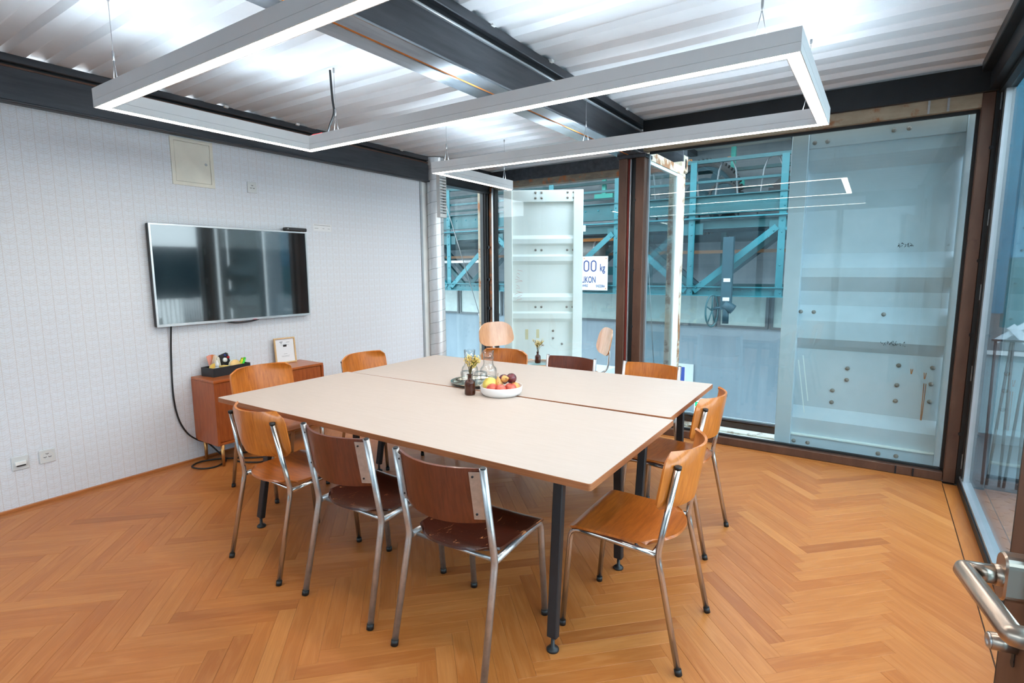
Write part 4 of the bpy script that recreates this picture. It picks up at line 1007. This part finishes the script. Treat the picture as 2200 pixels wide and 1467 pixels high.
# ---------------------------------------------------------------- container doors behind the glass
def ridged(m, x0, x1, prof):
    """prof: (z, depth) from bottom to top; sheet facing -y"""
    vs_ = [(x0, y, z) for z, y in prof] + [(x1, y, z) for z, y in prof]; n = len(prof)
    m.add(vs_, [(i, n + i, n + i + 1, i + 1) for i in range(n - 1)]); return m
M['nut'] = plain('rusty_nut', S(146, 136, 126), .6, .2)
def nutz(par, pts, y, mat='nut'):
    for x, z in pts: MB().lathe([(.016, 0), (.016, .004), (.011, .005), (.010, .012), (.004, .015), (0, .015)], (x, y, z), 8, 0, Matrix(((1, 0, 0), (0, 0, -1), (0, 1, 0)))).build('bolt', M[mat], par)
cdr = thing('container_door', 'grey-blue corrugated container door standing closed right behind the rear glass', 'door', (-.05, 4.80, .02))
X0, X1 = -.57, .56
pf_ = [(.115, .02), (.24, .02), (.33, .085), (.80, .085), (.89, .02), (1.03, .02), (1.15, .085), (1.26, .085), (1.37, .02), (1.44, .02), (1.55, .085), (1.64, .085), (1.74, .085), (2.16, .085), (2.25, .02), (2.345, .02)]
pm = MB(); ridged(pm, X0 + .11, X1 - .085, pf_)
pn = pm.build('corrugated_panel', M['cgrey'], cdr); sd = pn.modifiers.new('t', 'SOLIDIFY'); sd.thickness = .003
MB().lim(X0, X0 + .115, -.035, .06, 0, 2.46, bev=.004).build('stile', M['cgrey'], cdr)
MB().lim(X1 - .09, X1, -.035, .06, 0, 2.46, bev=.004).build('stile', M['cgrey'], cdr)
MB().lim(X0 + .115, X1 - .09, .0, .06, 2.335, 2.46, bev=.003).build('rail', M['cgrey'], cdr)
MB().lim(X0 + .115, X1 - .09, .0, .06, 0, .10, bev=.003).build('rail', M['cgrey'], cdr)
MB().lim(X0 + .115, X1 - .09, -.012, .06, .10, .115, bev=.003).build('ledge', M['cwhite'], cdr)
nutz(cdr, [(-.42, 2.375), (-.335, 2.375), (.07, 2.40), (.155, 2.40), (-.43, .05), (-.33, .05), (.14, .05), (.25, .05), (-.44, 1.10), (-.35, 1.10), (.10, 1.10)], .0)
nutz(cdr, [(-.10, .665), (-.10, .575), (-.19, .48), (-.19, .385), (.22, .72), (.22, .57), (.22, .45), (.42, .72), (.42, .60), (.42, .47)], .082)
rs = MB()
for x, z, l in ((.30, .70, .04), (.38, .68, .05), (.385, .60, .46)):
    for dx in (-.006, .006): rs.bar((x + dx, .082, z), (x + dx * .3 - .012 * l, .082, z - l * .92), .004, .002, (0, 1, 0))
rs.build('rust_streaks', M['seam'], cdr)
sm = MB(); q = random.Random(9)
for x, z, n_k, w_k in ((.20, 1.60, 40, .05), (.17, .885, 36, .08)):
    for k in range(n_k):
        xx = x + q.uniform(-w_k, w_k); zz = z + q.uniform(-.012, .012); yy = .015 if z in (1.60, .885) else .055
        sm.bar((xx, yy, zz), (xx + q.uniform(-.008, .008), yy, zz + q.uniform(-.012, .012)), .003, .001, (0, 1, 0))
sm.build('scuff_marks', M['rubber'], cdr)
sd_ = MB()
for x0_, z0_, x1_, z1_ in ((-.40, .76, -.345, .40), (-.43, .72, -.365, .30)): sd_.bar((x0_, -.04, z0_), (x1_, -.04, z1_), .006, .002, (0, 1, 0))
sd_.build('tape_strips', M['cwhite'], cdr)
# ajar door of the left container
wdr = thing('container_door', 'white corrugated container door standing ajar behind the glass of the niche', 'door', (-4.165, 5.99, .03), math.atan2(.56, .95))
LW_ = 1.045
pf_ = [(.10, .02), (.66, .02), (.75, .055), (.80, .055), (.86, .02), (.97, .02), (1.02, .055), (1.08, .055), (1.50, .055), (1.53, .02), (1.62, .02), (1.70, .055), (1.75, .055), (1.84, .02), (1.90, .02), (2.32, .02)]
pf_ = [(.10, .055), (.72, .055), (.77, .02), (.84, .02), (.865, .05), (.985, .05), (1.01, .02), (1.06, .02), (1.11, .055), (1.49, .055), (1.54, .02), (1.60, .02), (1.63, .05), (1.74, .05), (1.77, .02), (1.83, .02), (1.88, .055), (2.32, .055)]
pm = MB(); ridged(pm, .10, LW_ - .12, pf_); pn = pm.build('corrugated_panel', M['cwhite'], wdr); sd = pn.modifiers.new('t', 'SOLIDIFY'); sd.thickness = .003
MB().lim(0, .11, -.0, .065, 0, 2.46, bev=.004).build('stile', M['cwhite'], wdr)
MB().lim(LW_ - .125, LW_, -.0, .065, 0, 2.46, bev=.004).build('stile', M['cwhite'], wdr)
MB().lim(.11, LW_ - .125, .018, .065, 2.31, 2.46, bev=.003).build('rail', M['cwhite'], wdr)
MB().lim(.11, LW_ - .125, .018, .065, 0, .11, bev=.003).build('rail', M['cwhite'], wdr)
nutz(wdr, [(.42, 2.43), (.50, 2.43), (.42, 2.36), (.50, 2.36), (.84, 2.43), (.92, 2.43), (.84, 2.36), (.92, 2.36)], .018)
nutz(wdr, [(.42, 1.685), (.50, 1.685), (.84, 1.685), (.92, 1.685), (.42, .925), (.50, .925), (.84, .925), (.92, .925)], .05)
nutz(wdr, [(.66, .60), (.66, .50), (.78, .42)], .055)
MB().lim(LW_, LW_ + .035, .01, .05, 1.92, 2.0, bev=.004).build('hinge_lug', M['cwhite'], wdr)
mk = MB()
for x, z0_, z1_ in ((.30, .62, .48), (.45, .62, .50)): mk.lim(x - .02, x + .02, .0535, .0545, z1_, z0_)
mk.build('glue_marks', plain('old_glue', S(226, 214, 170), .8), wdr)
mk = MB(); q = random.Random(5)
for k in range(11):
    z = 1.02 + k * .04; mk.bar((.16 + q.uniform(-.02, .02), -.001 if k < 0 else .018, z), (.22 + q.uniform(-.02, .03), .018, z + q.uniform(-.03, .03)), .004, .001, (0, 1, 0))
mk.build('faded_scrawl', plain('faded_red', S(214, 160, 150), .8), wdr)
# threshold outside the right container
th = struct('trim_8')
MB().lim(-1.75, -.62, 4.715, 4.80, -.05, .045, bev=.004).lim(-1.75, -.62, 4.80, 4.90, -.06, .02, bev=.004).lim(-1.75, -.62, 4.90, 5.02, -.06, .035, bev=.004).build('peeling_sill', steel('peeling_paint', S(200, 192, 178), S(228, 222, 212), .7, 0, 9.0, (.5, 2, 1), S(120, 92, 70), .56), th)
MB().lim(-1.80, .62, 5.03, 5.07, -.06, .085).lim(-1.80, .62, 5.03, 5.13, .065, .085).build('dark_rail', M['black'], th)
MB().lim(-1.80, .62, 5.12, 5.135, .09, .10).build('light_edge', M['cgrey'], th)
MB().lim(-4.4, -1.95, 5.95, 6.15, -.15, -.01).lim(-5.2, -3.2, 6.15, 7.6, -.15, -.01).build('niche_sill', M['cgrey'], th)

# ---------------------------------------------------------------- outside: concrete wall, light boxes, canopy
wo = struct('wall_outside')
YW = 9.6
MB().lim(-16, 7, YW, YW + .3, -3.2, .60).build('lower_wall', M['concrete_lt'], wo)
MB().lim(-16, 7, YW, YW + .3, .60, 3.45).build('upper_wall', M['concrete'], wo)
gd = struct('trim_9'); MB().lim(-20, 16, -10, 20, -3.3, -3.2).build('yard', M['concrete_lt'], gd)
cn = struct('trim_10')
MB().lim(-16, 7, 7.7, 9.62, 3.42, 3.5).build('canopy_sheet', steel('canopy_sheet', S(196, 188, 174), S(214, 206, 192), .6, .2, 2.0), cn)
for k in range(14): MB().lim(-15.6 + k * 1.6, -15.48 + k * 1.6, 7.7, 9.6, 3.34, 3.42).build('canopy_joist', M['mill'], cn)
xs = [-9.1, -7.9, -6.7, -5.5, -4.93, -3.78, -2.24, -1.42, .1, 1.2]
for k in range(len(xs) - 1):
    lp = thing('wall_panel', 'milky framed pane number of the row under the crane', 'panel', ((xs[k] + xs[k + 1]) / 2, YW - .03, .80))
    hw_ = (xs[k + 1] - xs[k]) / 2 - .015
    g = MB(); g.lim(-hw_, hw_, -.02, .03, -.33, -.29).lim(-hw_, hw_, -.02, .03, .27, .33).lim(-hw_, -hw_ + .045, -.02, .03, -.29, .27).lim(hw_ - .045, hw_, -.02, .03, -.29, .27)
    g.build('frame', M['pframe'], lp); MB().lim(-hw_ + .045, hw_ - .045, 0, .02, -.29, .27).build('pane', M['panelw'], lp)
    lp['group'] = 'milky panes along the concrete wall'; lp['label'] = 'milky pane in a grey frame, one of the row on the concrete wall under the crane'
for nm_, lab, px0, px1, py0, py1 in (('notice_board', 'white framed notice board with a blue sheet low on the concrete wall', 1448, 1490, 783, 850),):
    a, b_ = on_y(px0, py1, YW - .03), on_y(px1, py0, YW - .03)
    nb = thing(nm_, lab, 'board', ((a.x + b_.x) / 2, YW - .03, a.z)); W2, H2 = (b_.x - a.x) / 2, b_.z - a.z
    MB().lim(-W2, W2, 0, .03, 0, H2, bev=.005).build('frame', M['signw'], nb); MB().lim(-W2 + .04, W2 - .13, -.004, .002, .05, H2 - .05).build('sheet', M['paper'], nb)
    MB().lim(W2 - .26, W2 - .15, -.006, -.002, .05, H2 - .06).build('blue_sheet', plain('blue_print', S(44, 70, 150), .6), nb)
a, b_ = on_y(1491, 885, YW - .06), on_y(1532, 866, YW - .06)
es = thing('exit_sign', 'glowing green exit sign with a down arrow on the concrete wall', 'sign', (a.x, YW - .06, a.z))
EW, EH = b_.x - a.x, b_.z - a.z
MB().lim(0, EW, 0, .05, EH, EH + .06, bev=.01).build('housing', M['signw'], es)
MB().lim(0, EW, .0, .03, 0, EH).build('panel', M['led_signw'], es)
MB().lim(.012, EW * .40, -.003, 0, .012, EH - .012).build('arrow_field', M['led_sign'], es)
ax, az = EW * .205, EH * .5; g = MB(); g.add([(ax + x * EH, -.005, az + z * EH) for x, z in ((-.09, .32), (.09, .32), (.09, .02), (.30, .02), (0, -.36), (-.30, .02), (-.09, .02))], [(0, 1, 2, 6), (6, 2, 3), (6, 3, 4), (6, 4, 5)])
g.build('arrow', M['led_signw'], es)
g = MB(); x0 = EW * .62
g.lathe([(0, -.001), (EH * .09, -.001), (EH * .09, .001), (0, .001)], (x0 + EH * .12, -.004, EH * .80), 12, 0, Matrix(((1, 0, 0), (0, 0, -1), (0, 1, 0))))
for p, q_ in (((.10, .68), (.02, .42)), ((.10, .64), (.30, .52)), ((.10, .64), (-.14, .56)), ((.02, .42), (.22, .28)), ((.22, .28), (.20, .08)), ((.02, .42), (-.14, .24)), ((-.14, .24), (-.30, .22))):
    g.bar((x0 + p[0] * EH, -.004, p[1] * EH), (x0 + q_[0] * EH, -.004, q_[1] * EH), .09 * EH, .003, (0, 1, 0))
g.build('running_figure', M['led_sign'], es)
MB().lim(EW * .86, EW - .01, -.003, 0, .012, EH - .012).build('door_field', M['led_sign'], es)

# ---------------------------------------------------------------- the old gantry crane
cr = thing('gantry_crane', 'old turquoise riveted gantry crane with gear wheel in front of the concrete wall', 'crane', (0, 0, 0))
YF, YK = 8.25, 9.15
XA, XB = -10.5, 1.6
def rivets(par, pts, y, r=.016, mat='teal_lt'):
    g = MB()
    for x, z in pts: g.lathe([(r, 0), (r * .8, .008), (0, .012)], (x, y, z), 8, 0, Matrix(((1, 0, 0), (0, 0, -1), (0, 1, 0))))
    return g.build('rivets', M[mat], par, kind='stuff')
def girder(nm, y, z0, z1, mat, fl=.05, th=.02):
    g = MB(); g.lim(XA, XB, y, y + th, z0, z1).lim(XA, XB, y - fl, y + th, z0, z0 + .014).lim(XA, XB, y - fl, y + th, z1 - .014, z1)
    return g.build(nm, M[mat], cr)
g1 = girder('main_girder', YF, 2.235, 2.50, 'teal', .06); rivets(g1, [(XA + .2 + .23 * k, 2.40) for k in range(52)], YF)
MB().lim(XA, XB, YF - .10, YF + .05, 2.17, 2.19).build('walkway_plate', M['teal_lt'], cr)
g2 = girder('second_girder', YF + .03, 2.03, 2.16, 'teal', .03)
g3 = girder('bottom_chord', YF, 1.06, 1.20, 'teal_lt', .07); rivets(g3, [(XA + .15 + .115 * k, 1.145) for k in range(104)], YF, .010)
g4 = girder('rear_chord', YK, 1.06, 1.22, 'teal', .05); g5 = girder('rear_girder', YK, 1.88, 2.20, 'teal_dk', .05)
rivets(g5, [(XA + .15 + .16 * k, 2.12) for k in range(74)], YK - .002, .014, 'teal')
MB().lim(XA, XB, YF + .15, YF + .75, 2.02, 2.04).build('walkway_grating', M['teal_dk'], cr)
for y in (YF, YK):
    MB().bar((XA, y, 2.985), (XB, y, 2.985), .045, .05).build('handrail', M['teal'], cr)
    MB().bar((XA, y, 2.70), (XB, y, 2.70), .03, .035).build('handrail', M['teal'], cr)
NX = [-10.2, -9.1, -8.1, -7.03, -5.9, -4.72, -3.52, -2.335, -1.13, .05, 1.25]
for k, x in enumerate(NX):
    g = MB(); g.bar((x, YF - .035, 1.06), (x, YF - .035, 2.98), .09, .014, (0, 1, 0)).bar((x - .04, YF - .005, 1.06), (x - .04, YF - .005, 2.98), .012, .06, (0, 1, 0))
    ps_ = g.build('post', M['teal_lt'], cr); rivets(ps_, [(x + .02, 1.12), (x - .02, 1.20), (x, 1.95), (x, 2.10), (x + .02, 2.3), (x - .02, 2.42), (x, 1.5), (x, 1.72)], YF - .042, .013)
    g = MB(); g.bar((x + .25, YK - .03, 1.06), (x + .25, YK - .03, 2.2), .08, .014, (0, 1, 0)); g.build('post', M['teal'], cr)
    MB().bar((x - .16, YF - .02, 2.03), (x + .16, YF - .02, 2.03), .01, .16, (0, 0, 1)).build('gusset', M['teal'], cr)
for k in range(len(NX) - 1):
    lo, hi = (NX[k], NX[k + 1]) if k % 2 == 1 else (NX[k + 1], NX[k])
    dx = .06 if hi > lo else -.06
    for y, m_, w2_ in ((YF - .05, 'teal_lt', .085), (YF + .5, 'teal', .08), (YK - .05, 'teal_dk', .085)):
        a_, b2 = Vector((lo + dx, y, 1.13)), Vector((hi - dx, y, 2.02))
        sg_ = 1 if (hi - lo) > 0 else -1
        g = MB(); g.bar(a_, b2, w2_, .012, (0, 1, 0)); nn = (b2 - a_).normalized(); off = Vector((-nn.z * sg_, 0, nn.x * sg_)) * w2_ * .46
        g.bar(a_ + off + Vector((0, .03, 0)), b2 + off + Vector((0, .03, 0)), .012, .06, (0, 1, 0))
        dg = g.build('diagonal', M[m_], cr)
        if y < YF: rivets(dg, [(a_.x + dx * .6, a_.z + .05), (a_.x + dx * 1.6, a_.z + .13), (b2.x - dx * .6, b2.z - .05), (b2.x - dx * 1.6, b2.z - .13)], y - .008, .013)
MB().bar((XA, YK - .2, 1.72), (XB, YK - .2, 1.72), .05, .05).build('drive_shaft', plain('rusty_shaft', S(140, 104, 76), .6, .2), cr)
MB().bar((-8.2, YF + .3, 1.62), (-6.1, YF + .3, 1.62), .05, .05).build('drive_shaft', M['wire'], cr)
# gear wheels
def gear(nm, x, y, z, r, nt_, mat, slots=0):
    pts = []
    for k in range(nt_):
        a = 2 * PI * k / nt_; d_ = 2 * PI / nt_
        for f_, rr in ((0, r * .93), (.25, r * .93), (.35, r), (.65, r), (.75, r * .93)): pts.append((rr * math.cos(a + f_ * d_), rr * math.sin(a + f_ * d_)))
    g = MB(); n = len(pts); inn = [(p[0] * .80 * r / math.hypot(*p), p[1] * .80 * r / math.hypot(*p)) for p in pts]
    for yy, fl_ in ((-.05, 1), (.05, -1)):
        g.add([(p[0], yy, p[1]) for p in pts] + [(p[0], yy, p[1]) for p in inn], [((k, (k + 1) % n, n + (k + 1) % n, n + k)[::fl_]) for k in range(n)])
    g.add([(p[0], -.05, p[1]) for p in pts] + [(p[0], .05, p[1]) for p in pts], [(k, n + k, n + (k + 1) % n, (k + 1) % n) for k in range(n)])
    w_ = g.build(nm, M['dkteeth'], cr); w_.location = (x, y, z)
    h = MB(); R_ = .80 * r; N = 72
    # web of the wheel with bean-shaped openings
    def hole(a, rr):
        if not slots: return False
        s_ = (a / (2 * PI) * slots) % 1.0
        return .16 < s_ < .84 and .48 * r < rr < .68 * r
    NR = 14
    rad = [r * .10 + (R_ - r * .10) * j / NR for j in range(NR + 1)]
    vv = [(rr * math.cos(2 * PI * k / N), -.03, rr * math.sin(2 * PI * k / N)) for rr in rad for k in range(N)]
    ff = []
    for j in range(NR):
        for k in range(N):
            if not hole(2 * PI * (k + .5) / N, (rad[j] + rad[j + 1]) / 2): ff.append((j * N + k, j * N + (k + 1) % N, (j + 1) * N + (k + 1) % N, (j + 1) * N + k))
    h.add(vv, ff); h.lathe([(r * .16, -.10), (r * .16, .04), (0, .04)], (0, 0, 0), 20, 0, Matrix(((1, 0, 0), (0, 0, -1), (0, 1, 0))))
    h.lathe([(0, .10), (r * .17, .10), (r * .17, -.02)], (0, 0, 0), 20, 0, Matrix(((1, 0, 0), (0, 0, -1), (0, 1, 0))))
    h.build('wheel_web', M[mat], w_); return w_
M['dkteeth'] = plain('greasy_teeth', S(52, 54, 54), .6, .2)
gc = on_y(1512, 424, 8.9); gear('gear_wheel', gc.x, 8.9, gc.z, .58, 60, 'teal_dk', 6)
gc = on_y(1555, 421, 8.7); gear('pinion_wheel', gc.x, 8.7, gc.z, .23, 30, 'teal_dk', 0)
MB().cyl((-1.25, 8.85, 2.52), (-1.25, 9.3, 2.52), .13, 20).lim(-1.42, -1.08, 8.8, 9.2, 2.45, 2.62).bar((-1.35, 8.85, 2.62), (-1.05, 8.85, 2.86), .08, .10).build('gearbox', M['black'], cr)
MB().lathe([(0, -.28), (.20, -.28), (.22, -.24), (.22, .24), (.20, .28), (0, .28)], (-4.22, 8.7, 1.74), 28, 0, Matrix(((0, 0, 1), (0, 1, 0), (-1, 0, 0)))).build('motor', plain('motor_grey', S(96, 96, 92), .5, .2), cr)
for x in (-4.4, -4.05): MB().lathe([(.225, -.02), (.235, -.02), (.235, .02), (.225, .02)], (x, 8.7, 1.74), 24, 0, Matrix(((0, 0, 1), (0, 1, 0), (-1, 0, 0)))).build('motor_band', M['wire'], cr)
MB().lim(-4.7, -3.6, 8.55, 8.62, 1.93, 1.98).build('orange_bar', M['seam'], cr)
MB().lim(-5.2, -3.5, 8.5, 8.58, 1.36, 1.50).build('motor_shelf', M['teal'], cr)
# festoon cable loops hanging from amber clips
for k, px in enumerate((1392, 1483, 1567, 1667, 1756)):
    y = 8.35; top = on_y(px, 352 - (px - 1392) * .075, y)
    MB().tube([top + Vector((-.025, 0, -.03)), top + Vector((-.02, 0, .01)), top + Vector((.02, 0, .01)), top + Vector((.025, 0, -.03))], .008, 6).build('cable_clip', M['seam'], cr)
    for dz in (0, .018, .036):
        pts = []
        for j in range(13):
            s_ = j / 12 * 2 - 1; pts.append((top.x + (1 if s_ > 0 else -1) * (.085 * min(1, abs(s_) / .34) ** .6 + .10 * abs(s_)) - .02, y + dz, top.z - .0 - 1.05 * max(0, abs(s_) - .10) ** 1.25))
        MB().tube(pts, .009, 6).build('festoon_cable', M['cable_gr'], cr)
for px, py0, py1 in ((1577, 345, 385), (1299, 380, 412)):
    a_, b2 = on_y(px, py0 - 30, 9.3), on_y(px, py1 + 8, 9.3)
    MB().lim(a_.x - .035, a_.x + .035, 9.28, 9.33, b2.z, a_.z).lim(a_.x - .18, a_.x + .18, 9.27, 9.33, b2.z - .05, b2.z + .03).build('conduit', M['green'], cr)
# hand wheel hanging under the bottom chord
hx_ = on_y(1560, 650, 8.15)
MB().lim(hx_.x - .07, hx_.x + .07, 8.11, 8.20, hx_.z - .10, 1.9).build('valve_arm', M['teal_dk'], cr)
MB().lim(hx_.x - .04, hx_.x + .05, 8.10, 8.11, 1.27, 1.32).lim(hx_.x - .04, hx_.x + .05, 8.10, 8.11, 1.0, 1.05).build('tag_plate', M['signw'], cr)
MB().cyl((hx_.x - .02, 8.15, hx_.z - .02), (hx_.x + .10, 8.15, hx_.z - .10), .07, 14).cyl((hx_.x, 8.15, hx_.z - .02), (hx_.x, 8.15, hx_.z - .30), .045, 12).cyl((hx_.x - .2, 8.13, hx_.z - .10), (hx_.x, 8.13, hx_.z - .06), .02, 8).build('valve_body', M['teal_dk'], cr)
wm = MB(); wc_ = Vector((hx_.x - .18, 8.10, hx_.z - .12)); ring = []
for k in range(29):
    a = 2 * PI * k / 28; ring.append(wc_ + Vector((.065 * math.cos(a), .10 * math.cos(a), .24 * math.sin(a) * .95)))
wm.tube(ring, .014, 8, 0, False)
for k in range(5):
    a = 2 * PI * k / 5 + .3; wm.tube([wc_, wc_ + Vector((.065 * math.cos(a), .10 * math.cos(a), .228 * math.sin(a)))], .010, 6)
wm.build('hand_wheel', M['teal'], cr)
# weight sign
SX = on_y(1306, 550, 8.14); SB_ = on_y(1303, 624, 8.14)
sg_ = thing('weight_sign', 'white enamel weight sign with dark blue lettering hung on the crane', 'sign', (SX.x, 8.14, SB_.z))
SH = SX.z - SB_.z
MB().lim(-.92, 0, 0, .012, 0, SH, bev=.003).build('plate', M['signw'], sg_)
for x, z in ((-.03, SH - .035), (-.03, .03), (-.42, SH - .03), (-.89, SH - .035), (-.89, .03)): MB().cyl((x, -.004, z), (x, .0, z), .010, 8).build('screw', M['seam'], sg_)
def text(par, s, x, z, size, sx, mat, y=-.0015, right=False):
    cu = bpy.data.curves.new('lettering', 'FONT'); cu.body = s; cu.size = size; cu.extrude = .0006; cu.offset = size * .022; cu.align_x = 'RIGHT' if right else 'LEFT'
    to = bpy.data.objects.new('lettering', cu); COL.objects.link(to)
    dg = bpy.context.evaluated_depsgraph_get(); me = bpy.data.meshes.new_from_object(to.evaluated_get(dg)); bpy.data.objects.remove(to)
    me.materials.clear(); me.materials.append(mat)
    for v in me.vertices: v.co = (v.co.x * sx + x, y - v.co.z, v.co.y + z)
    return link('lettering', me, par)
def ring_zero(par, x, z, w_, h_, st):
    """condensed stadium zero of the enamel sign"""
    o, i_ = [], []
    for k in range(32):
        a = 2 * PI * k / 32; ex = (h_ - w_) / 2 * (1 if math.sin(a) >= 0 else -1)
        o.append((x + w_ / 2 * math.cos(a), -.002, z + ex + w_ / 2 * math.sin(a))); i_.append((x + (w_ / 2 - st) * math.cos(a), -.002, z + ex + (w_ / 2 - st) * math.sin(a)))
    g = MB(); g.add(o + i_, [(k, (k + 1) % 32, 32 + (k + 1) % 32, 32 + k) for k in range(32)]); return g.build('lettering', M['ink'], par)
KX = 1 / 1100 * SH * 1100 / 920
for cx_ in (-.475, -.342, -.208): ring_zero(sg_, cx_ * SH / .56 * .99 - .045, SH - (250 + 10) / 920 * SH, .108 * SH / .56, .19 * SH / .56, .022)
text(sg_, 'kg', -.045, SH * .565, SH * .30, .62, M['ink'], right=True)
text(sg_, 'RLIKON', -.205, SH * .225, SH * .265, .60, M['ink'], right=True)
text(sg_, 'SCHWEIZ', -.345, SH * .10, SH * .105, .62, M['ink'], right=True)
text(sg_, 'SVIZZERA', -.045, SH * .09, SH * .105, .62, M['ink'], right=True)

# ---------------------------------------------------------------- wires, balcony and crane leg at the right
bw = thing('bracing_cable', 'thin steel bracing cable slanting behind the glass beside the duct', 'cable', (0, 0, 0))
A0_, B0_ = on_y(942, 385, 5.2), on_y(1036, 695, 6.4); B0_ = A0_ + (B0_ - A0_) * ((A0_.z + .005) / (A0_.z - B0_.z))
MB().tube([A0_, B0_], .007, 6).build('cable', M['wire'], bw)
MB().tube([A0_.lerp(B0_, .68), A0_.lerp(B0_, .74)], .016, 8).build('turnbuckle', M['wire'], bw)
bw2 = thing('bracing_cable', 'thin steel bracing cable seen through the narrow pane beside the rusty post', 'cable', (0, 0, 0))
A0_, B0_ = on_y(1389, 500, 6.2), on_y(1405, 790, 6.0); B0_ = A0_ + (B0_ - A0_) * ((A0_.z + .005) / (A0_.z - B0_.z))
MB().tube([A0_, B0_], .006, 6).build('cable', M['wire'], bw2)
MB().tube([A0_.lerp(B0_, .80), A0_.lerp(B0_, .88)], .014, 8).build('turnbuckle', M['wire'], bw2)
bf = struct('trim_11')
MB().lim(.62, 1.95, -2.0, 5.02, -.08, -.03).build('balcony_plate', M['checker'], bf)
g = MB()
for i in range(18):
    for j in range(34):
        x, y = .68 + i * .07 + (.035 if j % 2 else 0), 2.6 + j * .07
        g.box((x, y, -.029), (.030, .009, .003), rz(PI / 4 if (i + j) % 2 else -PI / 4))
g.build('tread_lugs', M['checker'], bf, kind='stuff')
rl = thing('balcony_railing', 'dark steel balcony railing of slanting rods outside the right glass', 'railing', (0, 0, -.03))
def rods(p0, p1, n, lean):
    p0, p1 = Vector(p0), Vector(p1); dv = (p1 - p0)
    for k in range(n):
        b_ = p0 + dv * ((k + .5) / n)
        for sg in (-1, 1):
            MB().tube([b_ + dv.normalized() * sg * .012, b_ + dv.normalized() * sg * lean * (1 if sg > 0 else .45) + Vector((0, 0, 1.0))], .0085, 6).build('rod', M['mill'], rl)
    MB().bar(p0 + Vector((0, 0, 1.005)), p1 + Vector((0, 0, 1.005)), .03, .012).build('top_rail', M['mill'], rl)
MB().lim(4.4, 4.9, -8, 6.5, .85, 2.0).build('reflection_girder', M['teal_dk'], bf)  # unseen girder on posts, added to put a dark band in the television reflection
for y in (-6, -2.5, 1.0, 4.5): MB().lim(4.5, 4.8, y, y + .3, -3.2, .85).build('reflection_post', M['teal_dk'], bf)
rods((.66, 4.78, 0), (1.9, 4.78, 0), 14, .055)
rods((1.9, 4.78, 0), (1.9, -1.9, 0), 44, .06)
# crane leg outside at the right
cl = thing('crane_leg', 'riveted light-blue crane leg of steel plates outside the right glass', 'crane', (1.02, 7.2, 0))
m_ = steel('leg_paint', S(36, 104, 130), S(58, 126, 148), .5, 0, 1.5)
MB().lim(0, 1.5, 0, .02, 1.55, 3.4).build('plate', m_, cl)
MB().lim(-.07, .03, -.03, .03, 1.0, 3.4).build('corner_angle', m_, cl)
MB().lim(.02, 1.5, .01, .03, .86, 1.55).build('lower_plate', M['teal_lt'], cl)
MB().lim(-.2, 1.5, .05, .07, -.25, .62).build('base_plate', plain('white_blue_paint', S(136, 164, 170), .5), cl)
MB().lim(-.2, 1.5, .0, .07, .58, .62).build('ledge', M['signw'], cl)
MB().bar((.10, -.03, .88), (.75, -.03, .15), .07, .02, (0, 1, 0)).bar((.35, -.02, 1.02), (.0, -.02, .72), .05, .02, (0, 1, 0)).build('brace', M['cgrey'], cl)
MB().bar((.15, -.04, 3.3), (.12, -.04, 2.05), .075, .02, (0, 1, 0)).build('strut', M['teal_dk'], cl)
rivets(cl, [(-.02, 1.1 + .16 * k) for k in range(14)] + [(.12 + .14 * k, z) for k in range(9) for z in (1.62, 1.84, 2.04, 2.3)], -.004, .014, 'teal_dk')
rivets(cl, [(.1 + .16 * k, z) for k in range(8) for z in (.95, 1.3)], .006, .012, 'teal')
yb_ = struct('trim_12'); MB().lim(.9, 7, 7.5, 7.6, -3.2, -.25).build('yard_wall', M['concrete_lt'], yb_)
